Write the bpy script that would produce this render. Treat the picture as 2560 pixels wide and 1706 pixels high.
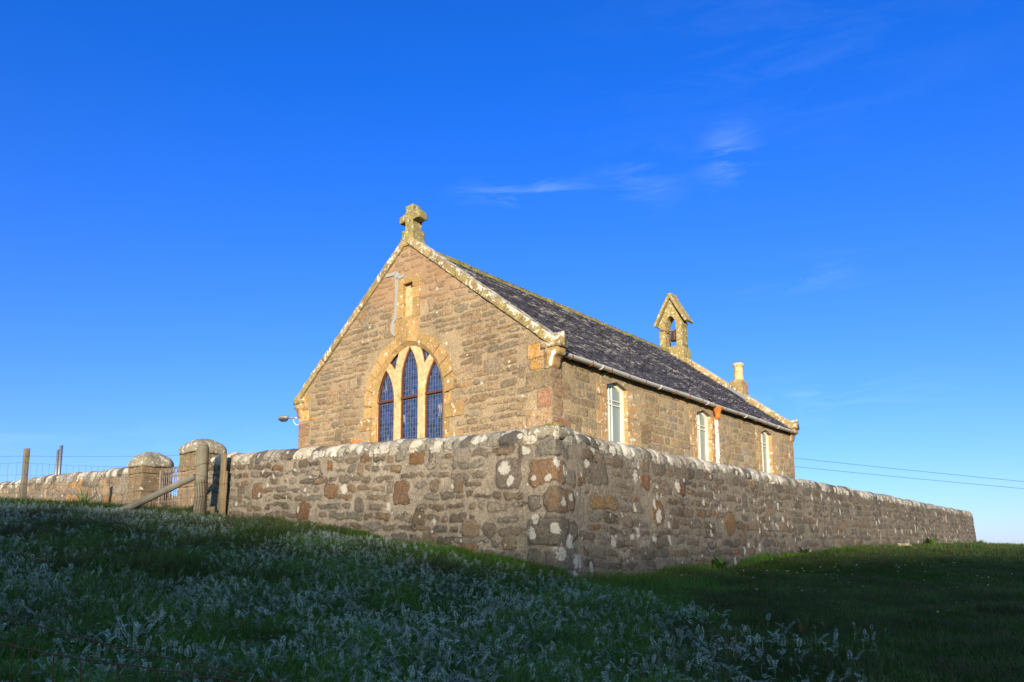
import bpy, bmesh, math, random
import numpy as np
from mathutils import Vector, Matrix, noise as mnoise

# ------------------------------------------------------------ camera, sky, sun
for o in list(bpy.data.objects): bpy.data.objects.remove(o)
scene = bpy.context.scene
COL = scene.collection
rnd = random.Random(7)
F_PX, PITCH, ROLL = 1862.8, 7.5193, -0.3216
cam = bpy.data.cameras.new("camera"); camo = bpy.data.objects.new("camera", cam); COL.objects.link(camo)
cam.sensor_width = 36.0; cam.lens = F_PX / 2560 * 36; cam.shift_y = (1138.35 - 853) / 2560
cam.clip_start = 0.05; cam.clip_end = 20000
camo.rotation_euler = (Matrix.Rotation(math.radians(90 + PITCH), 3, 'X') @ Matrix.Rotation(math.radians(ROLL), 3, 'Z')).to_euler()
scene.camera = camo

SUN_EL, SUN_B = 11.5, 187.0           # elevation, compass bearing (from +Y towards +X)
sdir = Vector((math.sin(math.radians(SUN_B)) * math.cos(math.radians(SUN_EL)),
               math.cos(math.radians(SUN_B)) * math.cos(math.radians(SUN_EL)), math.sin(math.radians(SUN_EL))))
sl = bpy.data.lights.new("sun", 'SUN'); so = bpy.data.objects.new("sun", sl); COL.objects.link(so)
sl.energy = 4.9; sl.angle = math.radians(0.8); sl.color = (1.0, 0.83, 0.62)
so.rotation_euler = sdir.to_track_quat('Z', 'Y').to_euler(); so.location = (-10, -40, 30)

world = bpy.data.worlds.new("World"); scene.world = world; world.use_nodes = True
wn, wl = world.node_tree.nodes, world.node_tree.links
wn.clear()
def WN(t, **k):
    n = wn.new(t)
    for a, b in k.items(): setattr(n, a, b)
    return n
sky = WN('ShaderNodeTexSky', sky_type='NISHITA', sun_disc=False)
sky.sun_elevation = math.radians(SUN_EL); sky.sun_rotation = math.radians(SUN_B)
sky.air_density = 1.0; sky.dust_density = 0.25; sky.ozone_density = 2.2; sky.altitude = 60
SKY_STRENGTH = 0.13
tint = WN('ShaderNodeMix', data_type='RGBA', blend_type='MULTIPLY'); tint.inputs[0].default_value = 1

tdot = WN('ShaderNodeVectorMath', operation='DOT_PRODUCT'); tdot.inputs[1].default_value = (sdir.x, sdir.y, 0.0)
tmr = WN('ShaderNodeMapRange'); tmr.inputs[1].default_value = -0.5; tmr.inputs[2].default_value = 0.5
tmx = WN('ShaderNodeMix', data_type='RGBA'); tmx.inputs[6].default_value = (0.50, 0.67, 1.50, 1); tmx.inputs[7].default_value = (1.5, 1.45, 1.22, 1)  # sun-side sky tinted brighter to lift the shaded foreground

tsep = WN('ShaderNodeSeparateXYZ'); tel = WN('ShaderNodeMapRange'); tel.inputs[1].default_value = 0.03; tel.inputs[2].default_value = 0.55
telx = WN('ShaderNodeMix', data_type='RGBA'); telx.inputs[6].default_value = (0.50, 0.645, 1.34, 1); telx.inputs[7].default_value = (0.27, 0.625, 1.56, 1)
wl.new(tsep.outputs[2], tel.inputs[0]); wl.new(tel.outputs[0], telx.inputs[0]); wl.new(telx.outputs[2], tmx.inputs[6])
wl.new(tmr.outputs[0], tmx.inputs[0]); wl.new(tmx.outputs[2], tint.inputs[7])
gam = WN('ShaderNodeHueSaturation'); gam.inputs['Saturation'].default_value = 1.04
bg = WN('ShaderNodeBackground'); bg.inputs[1].default_value = SKY_STRENGTH
out = WN('ShaderNodeOutputWorld')
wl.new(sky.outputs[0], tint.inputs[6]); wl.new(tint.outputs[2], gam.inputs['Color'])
# thin cirrus wisps, placed in the sky by direction
geo = WN('ShaderNodeNewGeometry')
tc = WN('ShaderNodeTexCoord')
wl.new(tc.outputs['Generated'], tdot.inputs[0]); wl.new(tc.outputs['Generated'], tsep.inputs[0]); wl.new(tdot.outputs['Value'], tmr.inputs[0])
def wmath(op, a, b=None, c=None):
    n = WN('ShaderNodeMath', operation=op)
    for i, v in enumerate((a, b, c)):
        if v is None: continue
        if isinstance(v, (int, float)): n.inputs[i].default_value = v
        else: wl.new(v, n.inputs[i])
    return n.outputs[0]
mp = WN('ShaderNodeMapping'); mp.inputs['Scale'].default_value = (5, 5, 24); mp.inputs['Rotation'].default_value = (0, -0.12, 0)
wl.new(tc.outputs['Generated'], mp.inputs[0])
nz = WN('ShaderNodeTexNoise'); nz.inputs['Scale'].default_value = 1.6; nz.inputs['Detail'].default_value = 9; nz.inputs['Roughness'].default_value = 0.62
nz.inputs['Distortion'].default_value = 0.5
wl.new(mp.outputs[0], nz.inputs[0])
def pxdir(x, y):
    X = x - 1280; Y = y - 1138.35; t = math.radians(PITCH)
    return Vector((X, F_PX * math.cos(t) + Y * math.sin(t), F_PX * math.sin(t) - Y * math.cos(t))).normalized()
total = None
for (x, y, rx, rz, amp) in ((1330, 485, .075, .016, 1.1), (1825, 405, .03, .035, .8), (1980, 110, .20, .10, .14), (2050, 1010, .14, .03, .7), (250, 1110, .3, .03, .35), (2000, 690, .10, .02, .4), (1600, 450, .05, .03, .6)):
    d = pxdir(x, y)
    vm = WN('ShaderNodeVectorMath', operation='SUBTRACT'); wl.new(tc.outputs['Generated'], vm.inputs[0]); vm.inputs[1].default_value = d
    vs = WN('ShaderNodeVectorMath', operation='MULTIPLY'); wl.new(vm.outputs[0], vs.inputs[0]); vs.inputs[1].default_value = (1 / rx, 1 / rx, 1 / rz)
    ln = WN('ShaderNodeVectorMath', operation='LENGTH'); wl.new(vs.outputs[0], ln.inputs[0])
    m = wmath('MULTIPLY', wmath('POWER', wmath('MAXIMUM', wmath('SUBTRACT', 1.0, wmath('MULTIPLY', ln.outputs['Value'], 0.6)), 0.0), 1.5), amp)
    total = m if total is None else wmath('ADD', total, m)
wisp = wmath('MULTIPLY', wmath('MAXIMUM', wmath('MULTIPLY', wmath('SUBTRACT', nz.outputs['Fac'], 0.46), 3.2), 0.0), total)
wisp = wmath('MINIMUM', wmath('MULTIPLY', wisp, 0.28), 0.2)
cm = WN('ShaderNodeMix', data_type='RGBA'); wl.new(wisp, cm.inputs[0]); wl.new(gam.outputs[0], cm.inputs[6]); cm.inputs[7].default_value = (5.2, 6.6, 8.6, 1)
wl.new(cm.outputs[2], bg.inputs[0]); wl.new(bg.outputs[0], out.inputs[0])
scene.view_settings.view_transform = 'Standard'; scene.view_settings.look = 'None'
scene.view_settings.exposure = 0.65; scene.view_settings.gamma = 1.0

# ------------------------------------------------------------ frames and helpers
YAW = math.radians(39.8916)
ANG = math.pi / 2 - YAW                       # local +X runs along the side walls, local +Y along the gable
U3 = Vector((math.sin(YAW), math.cos(YAW), 0)); V3 = Vector((-math.cos(YAW), math.sin(YAW), 0))
CH = Vector((0.6769, 12.4925, 0)); YC = Vector((0.55, 9.4, 0))
def yard(u, v, z=0): return YC + U3 * u + V3 * v + Vector((0, 0, z))

def tag(o, label=None, cat=None, group=None, kind=None):
    if label: o["label"] = label
    if cat: o["category"] = cat
    if group: o["group"] = group
    if kind: o["kind"] = kind
    return o
def empty(name, loc, rz, label, cat, group=None):
    o = bpy.data.objects.new(name, None); COL.objects.link(o); o.location = loc; o.rotation_euler = (0, 0, rz)
    o.empty_display_size = .2
    return tag(o, label, cat, group)
def link(name, me, mat, parent=None, loc=(0, 0, 0), rz=0):
    o = bpy.data.objects.new(name, me); COL.objects.link(o)
    if mat: me.materials.append(mat)
    o.parent = parent; o.location = loc; o.rotation_euler = (0, 0, rz)
    return o
def np_mesh(name, verts, quads=None, tris=None, smooth=False):
    me = bpy.data.meshes.new(name)
    verts = np.asarray(verts, np.float32).reshape(-1, 3)
    nq = 0 if quads is None else len(quads); nt = 0 if tris is None else len(tris)
    me.vertices.add(len(verts)); me.vertices.foreach_set("co", verts.ravel())
    loops = np.concatenate([np.asarray(quads if nq else [], np.int32).ravel(), np.asarray(tris if nt else [], np.int32).ravel()]).astype(np.int32)
    me.loops.add(len(loops)); me.loops.foreach_set("vertex_index", loops)
    me.polygons.add(nq + nt)
    st = np.concatenate([np.arange(nq) * 4, nq * 4 + np.arange(nt) * 3]).astype(np.int32)
    me.polygons.foreach_set("loop_start", st)
    me.update(calc_edges=True)
    if smooth: me.polygons.foreach_set("use_smooth", np.ones(nq + nt, bool))
    me.validate(); me.update()
    return me
def bm_obj(name, bm, mat, parent=None, smooth=False, loc=(0, 0, 0), rz=0):
    bmesh.ops.recalc_face_normals(bm, faces=bm.faces)
    me = bpy.data.meshes.new(name); bm.to_mesh(me); bm.free()
    if smooth: me.polygons.foreach_set("use_smooth", np.ones(len(me.polygons), bool))
    return link(name, me, mat, parent, loc, rz)
def add_box(bm, c, s, rot=None, bev=0.0):
    r = bmesh.ops.create_cube(bm, size=1.0)
    vs = r['verts']
    M = Matrix.Translation(Vector(c)) @ (rot.to_4x4() if rot else Matrix.Identity(4)) @ Matrix.Diagonal((s[0], s[1], s[2], 1))
    bmesh.ops.transform(bm, matrix=M, verts=vs)
    if bev > 0:
        es = list({e for v in vs for e in v.link_edges})
        bmesh.ops.bevel(bm, geom=es, offset=bev, segments=2, affect='EDGES', profile=.6)
def add_prism(bm, pts, a, b, axes, bev=0.0):
    """pts: 2D outline; extruded from a to b. axes: (X, Y, N, origin)"""
    X, Y, N, O = axes
    lo = [bm.verts.new(O + X * p[0] + Y * p[1] + N * a) for p in pts]
    hi = [bm.verts.new(O + X * p[0] + Y * p[1] + N * b) for p in pts]
    n = len(pts); fs = [bm.faces.new(lo), bm.faces.new(hi[::-1])]
    for i in range(n): fs.append(bm.faces.new((lo[i], hi[i], hi[(i + 1) % n], lo[(i + 1) % n])))
    if bev > 0:
        es = list({e for f in fs for e in f.edges})
        bmesh.ops.bevel(bm, geom=es, offset=bev, segments=2, affect='EDGES', profile=.6)
UX, VY, ZZ, O0 = Vector((1, 0, 0)), Vector((0, 1, 0)), Vector((0, 0, 1)), Vector((0, 0, 0))
VZ = (VY, ZZ, UX, O0)     # outline in (v,z), extruded along u
UZ = (UX, ZZ, VY, O0)     # outline in (u,z), extruded along v
def rough(bm, cell, amp, freq=6.0, seed=0.0, amp2=None):
    for _ in range(7):
        es = [e for e in bm.edges if e.calc_length() > cell * 1.5]
        if not es: break
        bmesh.ops.subdivide_edges(bm, edges=es, cuts=1, use_grid_fill=True)
    bmesh.ops.triangulate(bm, faces=[f for f in bm.faces if len(f.verts) > 4])
    bm.normal_update()
    off = Vector((seed * 3.1, seed * 1.7, seed * 5.3))
    for v in bm.verts:
        p = v.co * freq + off
        n = mnoise.noise(p) + .5 * mnoise.noise(p * 2.3) + .3 * mnoise.noise(p * 5.1)
        v.co += v.normal * (n * amp)
def tube(bm, pts, r, n=8, closed_ends=True):
    rings = []
    pts = [Vector(p) for p in pts]
    rr = r if isinstance(r, (list, tuple)) else [r] * len(pts)
    up = Vector((0, 0, 1))
    for i, p in enumerate(pts):
        d = (pts[min(i + 1, len(pts) - 1)] - pts[max(i - 1, 0)])
        if d.length < 1e-9: d = Vector((0, 0, 1))
        d.normalize()
        a = d.cross(up) if abs(d.dot(up)) < .97 else d.cross(Vector((1, 0, 0)))
        a.normalize(); b = a.cross(d)
        rings.append([bm.verts.new(p + (a * math.cos(t) + b * math.sin(t)) * rr[i]) for t in [2 * math.pi * k / n for k in range(n)]])
    for i in range(len(rings) - 1):
        for k in range(n): bm.faces.new((rings[i][k], rings[i][(k + 1) % n], rings[i + 1][(k + 1) % n], rings[i + 1][k]))
    if closed_ends:
        bm.faces.new(rings[0][::-1]); bm.faces.new(rings[-1])
def lathe(bm, prof, c, n=20):
    rings = [[bm.verts.new((c[0] + r * math.cos(2 * math.pi * k / n), c[1] + r * math.sin(2 * math.pi * k / n), c[2] + z)) for k in range(n)] for r, z in prof]
    for i in range(len(rings) - 1):
        for k in range(n): bm.faces.new((rings[i][k], rings[i][(k + 1) % n], rings[i + 1][(k + 1) % n], rings[i + 1][k]))
    bm.faces.new(rings[0][::-1]); bm.faces.new(rings[-1])
def plate(name, loops, a, b, axes, mat, parent, bev=0.0):
    """flat plate with holes: loops of 2D points (first outer, rest holes), from a to b along the normal"""
    cu = bpy.data.curves.new(name, 'CURVE'); cu.dimensions = '2D'; cu.fill_mode = 'BOTH'
    cu.extrude = abs(b - a) / 2 - bev; cu.bevel_depth = bev; cu.bevel_resolution = 1; cu.offset = -bev
    for lp in loops:
        s = cu.splines.new('POLY'); s.points.add(len(lp) - 1); s.use_cyclic_u = True
        for i, p in enumerate(lp): s.points[i].co = (p[0], p[1], 0, 1)
    t = bpy.data.objects.new(name, cu); COL.objects.link(t)
    dg = bpy.context.evaluated_depsgraph_get(); dg.update()
    me = bpy.data.meshes.new_from_object(t.evaluated_get(dg)); bpy.data.objects.remove(t); bpy.data.curves.remove(cu)
    X, Y, N, O = axes
    m = Matrix(((X.x, Y.x, N.x, 0), (X.y, Y.y, N.y, 0), (X.z, Y.z, N.z, 0), (0, 0, 0, 1)))
    me.transform(Matrix.Translation(O + N * ((a + b) / 2)) @ m)
    me.materials.clear()
    return link(name, me, mat, parent)
# --- numpy noise
def _hash(ix, iy, seed):
    h = (ix.astype(np.int64) * 374761393 + iy.astype(np.int64) * 668265263 + seed * 1442695041) & 0xffffffff
    h = ((h ^ (h >> 13)) * 1274126177) & 0xffffffff
    return ((h ^ (h >> 16)) & 0xffffff) / float(0xffffff)
def vnoise(x, y, seed=0):
    ix, iy = np.floor(x), np.floor(y); fx, fy = x - ix, y - iy
    fx = fx * fx * (3 - 2 * fx); fy = fy * fy * (3 - 2 * fy)
    a, b, c, d = _hash(ix, iy, seed), _hash(ix + 1, iy, seed), _hash(ix, iy + 1, seed), _hash(ix + 1, iy + 1, seed)
    return (a + (b - a) * fx) * (1 - fy) + (c + (d - c) * fx) * fy
def fbm(x, y, seed=0, o=4):
    s = 0; a = 1; t = 0
    for k in range(o):
        s = s + a * (vnoise(x * 2 ** k, y * 2 ** k, seed + k * 17) - .5); t += a; a *= .5
    return s / t * 2      # about -1..1
def sstep(a, b, x):
    t = np.clip((x - a) / (b - a), 0, 1); return t * t * (3 - 2 * t)

# ------------------------------------------------------------ materials
class MB:
    def __init__(s, name):
        s.m = bpy.data.materials.new(name); s.m.use_nodes = True
        s.nt = s.m.node_tree; s.nt.nodes.clear()
        s.out = s.n('ShaderNodeOutputMaterial'); s.b = s.n('ShaderNodeBsdfPrincipled'); s.l(s.b.outputs[0], s.out.inputs[0])
        s.b.inputs['Roughness'].default_value = .9; s.b.inputs['Specular IOR Level'].default_value = .25
        s.tc = s.n('ShaderNodeTexCoord')
    def n(s, t, **k):
        x = s.nt.nodes.new(t)
        for a, b in k.items(): setattr(x, a, b)
        return x
    def l(s, a, b): s.nt.links.new(a, b)
    def noise(s, scale, detail=6, rough=.6, dist=0, stretch=None, off=(0, 0, 0), out='Fac'):
        x = s.n('ShaderNodeTexNoise'); x.inputs['Scale'].default_value = scale; x.inputs['Detail'].default_value = detail
        x.inputs['Roughness'].default_value = rough; x.inputs['Distortion'].default_value = dist
        mp = s.n('ShaderNodeMapping'); mp.inputs['Location'].default_value = off
        if stretch: mp.inputs['Scale'].default_value = stretch
        s.l(s.tc.outputs['Object'], mp.inputs[0]); s.l(mp.outputs[0], x.inputs[0])
        return x.outputs[out]
    def ramp(s, v, a, b, lo=0., hi=1.):
        x = s.n('ShaderNodeMapRange', interpolation_type='SMOOTHSTEP'); s.l(v, x.inputs[0])
        for i, q in enumerate((a, b, lo, hi)): x.inputs[i + 1].default_value = q
        return x.outputs[0]
    def math(s, op, a, b=0.):
        x = s.n('ShaderNodeMath', operation=op)
        for i, v in enumerate((a, b)):
            if isinstance(v, (int, float)): x.inputs[i].default_value = v
            else: s.l(v, x.inputs[i])
        return x.outputs[0]
    def mix(s, f, a, b, mode='MIX'):
        x = s.n('ShaderNodeMix', data_type='RGBA', blend_type=mode)
        for i, v in ((0, f), (6, a), (7, b)):
            if isinstance(v, (int, float)): x.inputs[i].default_value = v
            elif isinstance(v, (tuple, list)): x.inputs[i].default_value = (*v[:3], 1)
            else: s.l(v, x.inputs[i])
        return x.outputs[2]
    def attr(s, name, o='Fac'):
        x = s.n('ShaderNodeAttribute', attribute_name=name); return x.outputs[o]
    def island(s): return s.n('ShaderNodeNewGeometry').outputs['Random Per Island']
    def hsv(s, c, h=None, sat=None, v=None):
        x = s.n('ShaderNodeHueSaturation'); s.l(c, x.inputs['Color'])
        for nm, q in (('Hue', h), ('Saturation', sat), ('Value', v)):
            if q is None: continue
            if isinstance(q, (int, float)): x.inputs[nm].default_value = q
            else: s.l(q, x.inputs[nm])
        return x.outputs[0]
    def bump(s, h, strength=.5, dist=.01):
        x = s.n('ShaderNodeBump'); x.inputs['Strength'].default_value = strength; x.inputs['Distance'].default_value = dist
        s.l(h, x.inputs['Height']); s.l(x.outputs[0], s.b.inputs['Normal'])
    def done(s, col=None, rough=None, metal=None):
        if col is not None:
            if isinstance(col, (tuple, list)): s.b.inputs['Base Color'].default_value = (*col[:3], 1)
            else: s.l(col, s.b.inputs['Base Color'])
        if rough is not None: s.b.inputs['Roughness'].default_value = rough
        if metal is not None: s.b.inputs['Metallic'].default_value = metal
        return s.m

def masonry_mat(name, mortar_a, mortar_b, edge=.012, grain=.5, lich=(.62, .60, .52), red=None, weather=None, crev=.9, stain=.42):
    m = MB(name)
    sd = m.attr('sd'); col = m.attr('stonecol', 'Color'); li = m.attr('lich')
    fine = m.noise(34, 8, .65); mid = m.noise(7, 6, .6, off=(3, 1, 2)); big = m.noise(1.1, 4, .55, off=(9, 2, 1)); grit = m.noise(120, 4, .7)
    e = m.math('ADD', sd, m.math('MULTIPLY', m.math('SUBTRACT', fine, .5), edge * 5.5))
    e = m.math('ADD', e, m.math('MULTIPLY', m.math('SUBTRACT', m.noise(13, 5, .6, off=(6, 6, 1)), .5), edge * 5.0))
    e = m.math('SUBTRACT', e, m.ramp(m.noise(3.1, 4, .6, off=(2, 6, 7)), .5, .75, 0, edge * 2.2))
    mask = m.ramp(e, -edge * .45, edge * .6)
    mor = m.mix(m.ramp(mid, .35, .65), mortar_a, mortar_b)
    if weather: mor = m.mix(m.attr('red'), mor, weather)
    mor = m.hsv(mor, v=m.ramp(fine, .3, .7, .62, 1.3))
    mor = m.mix(m.ramp(m.noise(26, 6, .7, off=(5, 1, 3)), .56, .66, 0, .6), mor, (.10, .085, .065))
    mor = m.hsv(mor, v=m.ramp(grit, .3, .7, .68, 1.25))
    st = m.hsv(col, v=m.ramp(fine, .25, .75, .55, 1.45), sat=m.ramp(mid, .3, .7, .8, 1.2))
    st = m.hsv(st, v=m.ramp(grit, .3, .7, .75, 1.25))
    st = m.mix(m.ramp(m.noise(16, 6, .7, off=(5, 5, 5)), .52, .66, 0, .55), st, mor)
    st = m.mix(m.ramp(m.noise(11, 6, .7, off=(1, 5, 9)), .52, .66, 0, .5), st, (.06, .052, .045))
    c = m.mix(mask, mor, st)
    cv = m.math('MULTIPLY', m.ramp(m.math('ABSOLUTE', m.math('ADD', e, edge * .2)), edge * .25, edge * .8, 1, 0), m.ramp(m.noise(2.3, 5, .6, off=(8, 3, 3)), .50, .60))
    c = m.mix(m.math('MULTIPLY', cv, crev), c, (.025, .02, .015))
    # dark algae and damp staining in broad patches
    c = m.mix(m.ramp(m.noise(2.6, 7, .68, off=(1, 7, 3)), .5, .72, 0, stain), c, (.085, .08, .07))
    c = m.hsv(c, v=m.ramp(big, .3, .7, .86, 1.14))
    if red:
        c = m.mix(m.math('MULTIPLY', m.attr('red'), .6), c, red)
    # white specks and lichen discs
    lm = m.math('ADD', li, m.math('MULTIPLY', m.math('SUBTRACT', m.noise(38, 6, .65, off=(2, 2, 8)), .5), 1.5))
    lm = m.math('ADD', lm, m.math('MULTIPLY', m.math('SUBTRACT', m.noise(13, 3, .5, off=(7, 2, 1)), .5), 1.1))
    lm = m.math('MULTIPLY', lm, m.ramp(li, .0, .1))
    lmask = m.ramp(lm, .22, .48)
    lc = m.mix(m.ramp(fine, .35, .65), lich, (lich[0] * .78, lich[1] * .78, lich[2] * .76))
    c = m.mix(m.math('MULTIPLY', lmask, .9), c, lc)
    sp = m.ramp(m.noise(75, 3, .5, off=(4, 9, 4)), .69, .74)
    c = m.mix(m.math('MULTIPLY', sp, .55), c, (.5, .48, .42))
    hgt = m.math('ADD', m.math('MULTIPLY', fine, .7), m.math('MULTIPLY', grit, .35))
    hgt = m.math('ADD', hgt, m.math('MULTIPLY', mask, grain))
    m.bump(hgt, .9, .012)
    return m.done(c)

def stone_mat(name, a, b, white=.5, yellow=.3, dark=.3, pit=.0, wcol=(.62, .60, .52), sc=1.0, isl=.25, topw=None):
    m = MB(name)
    n1 = m.noise(3.5 * sc, 6, .6); n2 = m.noise(22 * sc, 8, .65, off=(4, 2, 1)); g = m.noise(95, 5, .7)
    c = m.mix(m.ramp(n1, .35, .65), a, b)
    c = m.hsv(c, v=m.ramp(n2, .25, .75, .72, 1.28))
    if isl: 
        mr = m.n('ShaderNodeMapRange'); m.l(m.island(), mr.inputs[0]); mr.inputs[3].default_value = 1 - isl; mr.inputs[4].default_value = 1 + isl
        c = m.hsv(c, v=mr.outputs[0])
    c = m.mix(m.ramp(m.noise(9 * sc, 8, .7, off=(8, 1, 5)),   .585 - .10 * dark, .66, 0, dark), c, (.07, .065, .055))
    c = m.mix(m.ramp(m.noise(6 * sc, 7, .65, off=(1, 8, 2)),   .60 - .14 * yellow, .66 - .12 * yellow, 0, min(1, yellow * 1.5)), c, (.30, .26, .09))
    if pit: c = m.mix(m.ramp(m.noise(60, 3, .5, off=(7, 7, 1)), .60, .66, 0, pit), c, (.12, .07, .03))
    wv = m.noise(8 * sc, 9, .68, off=(3, 3, 9))
    if topw is not None:
        sep = m.n('ShaderNodeSeparateXYZ'); gg = m.n('ShaderNodeNewGeometry'); m.l(gg.outputs['Normal'], sep.inputs[0])
        wv = m.math('ADD', wv, m.math('MULTIPLY', sep.outputs[2], topw))
    c = m.mix(m.ramp(wv, .63 - .19 * white, .665 - .19 * white, 0, .95), c, wcol)
    m.bump(m.math('ADD', m.math('MULTIPLY', n2, .8), m.math('MULTIPLY', g, .5)), .8, .012)
    return m.done(c)
def plain_mat(name, col, rough=.5, metal=0., var=.2, sc=12, rust=0., rcol=(.22, .07, .02), bump=.2, stretch=None):
    m = MB(name)
    n = m.noise(sc, 6, .6, stretch=stretch)
    c = m.mix(n, tuple(x * (1 - var) for x in col), tuple(min(1, x * (1 + var)) for x in col))
    if rust: c = m.mix(m.ramp(m.noise(sc * .7, 7, .7, off=(4, 4, 4)), .66 - .3 * rust, .72 - .2 * rust), c, rcol)
    m.bump(m.noise(sc * 4, 5, .6), bump, .004)
    return m.done(c, rough, metal)

M = {}
M['yard_wall'] = masonry_mat('yard_rubble', (.27, .232, .182), (.205, .178, .142), edge=.016, grain=1.0, lich=(.46, .45, .41), weather=(.165, .145, .115), crev=.75)
M['gable_wall'] = masonry_mat('gable_rubble', (.37, .29, .185), (.31, .24, .155), edge=.009, grain=.8, red=(.36, .22, .13), crev=.35, stain=.2)
M['side_wall'] = masonry_mat('side_rubble', (.43, .335, .20), (.36, .28, .175), edge=.007, grain=.4, crev=.25, stain=.12)
M['cope'] = masonry_mat('cope_stone', (.14, .13, .11), (.20, .18, .14), edge=.008, grain=.8, lich=(.50, .49, .45))
M['margin'] = stone_mat('dressed_freestone', (.43, .275, .115), (.36, .235, .11), white=.2, yellow=.42, dark=.45, pit=.8, isl=.2)
M['margin_side'] = stone_mat('margin_freestone', (.46, .29, .13), (.38, .245, .12), white=.42, yellow=.22, dark=.3, pit=.6, isl=.18)
M['tracery'] = stone_mat('cream_freestone', (.60, .445, .26), (.54, .39, .21), white=.0, yellow=.4, dark=.3, isl=0, sc=.7)
M['lintel'] = stone_mat('grey_freestone', (.34, .27, .17), (.28, .22, .14), white=.15, yellow=.1, dark=.2, isl=.1)
M['gcoping'] = stone_mat('skew_stone', (.36, .265, .135), (.29, .215, .115), white=.48, yellow=.6, dark=.75, wcol=(.60, .58, .50), topw=.08)
M['quoin'] = stone_mat('quoin_stone', (.30, .19, .12), (.24, .165, .10), white=.1, yellow=.1, dark=.25, isl=.3)
M['cross'] = stone_mat('lichened_stone', (.30, .24, .11), (.22, .19, .09), white=.34, yellow=.85, dark=.7, wcol=(.58, .56, .44), sc=1.8, isl=0)
M['belfry'] = stone_mat('belfry_stone', (.36, .27, .11), (.28, .21, .10), white=.36, yellow=.8, dark=.8, wcol=(.6, .57, .45), sc=1.4, isl=.12)
M['chimney'] = stone_mat('chimney_stone', (.40, .29, .15), (.31, .225, .12), white=.2, yellow=.4, dark=.7, isl=.05)
M['pot'] = stone_mat('buff_clay', (.60, .47, .26), (.56, .42, .22), white=.05, yellow=.1, dark=.55, isl=0, sc=1.3)
M['pillar'] = stone_mat('pillar_stone', (.24, .175, .105), (.19, .148, .10), white=.2, yellow=.1, dark=.55, isl=.22, sc=.8)
M['pillar_cap'] = stone_mat('pillar_cap_stone', (.27, .25, .195), (.21, .195, .155), white=.42, yellow=.25, dark=.5, wcol=(.55, .53, .46), isl=0, sc=1.6)
M['moss'] = stone_mat('ridge_moss', (.26, .24, .08), (.18, .18, .06), white=.2, yellow=.7, dark=.5, wcol=(.42, .40, .27), isl=0, sc=2)
M['repair'] = plain_mat('grey_cement', (.33, .335, .33), .9, var=.1, sc=20)
M['wood_dark'] = plain_mat('brown_window_wood', (.11, .045, .03), .55, var=.25, sc=18)
M['white_paint'] = plain_mat('white_paint', (.74, .73, .66), .45, var=.05, sc=9)
M['lead'] = plain_mat('lead_came', (.17, .18, .22), .5, .2, var=.2)
M['gutter'] = plain_mat('weathered_gutter', (.46, .47, .46), .45, var=.14, sc=5, rust=.12, rcol=(.2, .09, .04))
M['rust'] = plain_mat('rusty_iron', (.22, .085, .035), .8, var=.4, sc=30)
M['hopper'] = plain_mat('orange_rust', (.50, .17, .035), .7, var=.35, sc=18, rust=.25, rcol=(.22, .05, .015))
M['downpipe'] = plain_mat('rusting_white_pipe', (.66, .62, .56), .5, var=.08, sc=9, rust=.5, rcol=(.42, .15, .05))
M['bell'] = plain_mat('bell_metal', (.075, .045, .032), .6, .3, var=.35, sc=14)
M['lead_flash'] = plain_mat('lead_flashing', (.22, .23, .25), .5, .2, var=.15)
M['grey_metal'] = plain_mat('lamp_grey', (.22, .23, .24), .4, .2, var=.15)
M['dark_plastic'] = plain_mat('lamp_dark_lens', (.03, .035, .04), .2, 0, var=.15)
M['galv'] = plain_mat('galvanised_pipe', (.30, .31, .32), .45, .7, var=.3, sc=16)
M['wire'] = plain_mat('fence_wire', (.085, .075, .075), .5, .4, var=.3)
M['rust_wire'] = plain_mat('rusty_wire', (.10, .05, .032), .8, .0, var=.3)
M['gate'] = plain_mat('old_gate_iron', (.27, .23, .19), .6, .2, var=.3, sc=25, rust=.3, rcol=(.19, .07, .03))
M['cable'] = plain_mat('power_cable', (.05, .05, .055), .6)
# weathered timber
def wood_mat(name, a, b, axis=2):
    m = MB(name)
    st = [30, 30, 30]; st[axis] = 1.6
    g = m.noise(1, 8, .65, dist=.6, stretch=tuple(st)); n = m.noise(4, 5, .6)
    c = m.mix(m.ramp(g, .3, .7), a, b); c = m.hsv(c, v=m.ramp(n, .3, .7, .8, 1.2))
    c = m.mix(m.ramp(g, .62, .70, 0, .7), c, (.06, .05, .035))
    c = m.mix(m.ramp(m.noise(9, 6, .7, off=(3, 3, 3)), .60, .68, 0, .5), c, (.26, .25, .17))
    m.bump(g, .9, .01); return m.done(c)
M['post'] = wood_mat('grey_timber', (.14, .13, .10), (.20, .185, .145))
M['plank'] = wood_mat('brown_timber', (.21, .165, .10), (.16, .13, .08))
M['strut'] = wood_mat('grey_timber_strut', (.15, .14, .115), (.21, .20, .17), axis=0)
# slates
m = MB('slate')
isl = m.island(); mr = m.n('ShaderNodeMapRange'); m.l(isl, mr.inputs[0]); mr.inputs[3].default_value = .6; mr.inputs[4].default_value = 1.5
c = m.mix(m.noise(6, 5, .6), (.046, .046, .066), (.072, .067, .082)); c = m.hsv(c, v=mr.outputs[0])
streak = m.noise(1, 6, .72, stretch=(6, 42, 42), off=(2, 1, 0)); patch = m.noise(1.0, 5, .6, stretch=(.8, 1.4, 1.4), off=(6, 1, 3))
sv = m.math('ADD', streak, m.math('MULTIPLY', m.math('SUBTRACT', patch, .5), .55))
sv = m.math('ADD', sv, m.math('MULTIPLY', m.math('SUBTRACT', isl, .5), .09))
c = m.mix(m.ramp(sv, .555, .64, 0, .85), c, (.40, .385, .355))
c = m.mix(m.ramp(m.noise(40, 4, .6), .66, .72, 0, .5), c, (.36, .35, .3))
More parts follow.
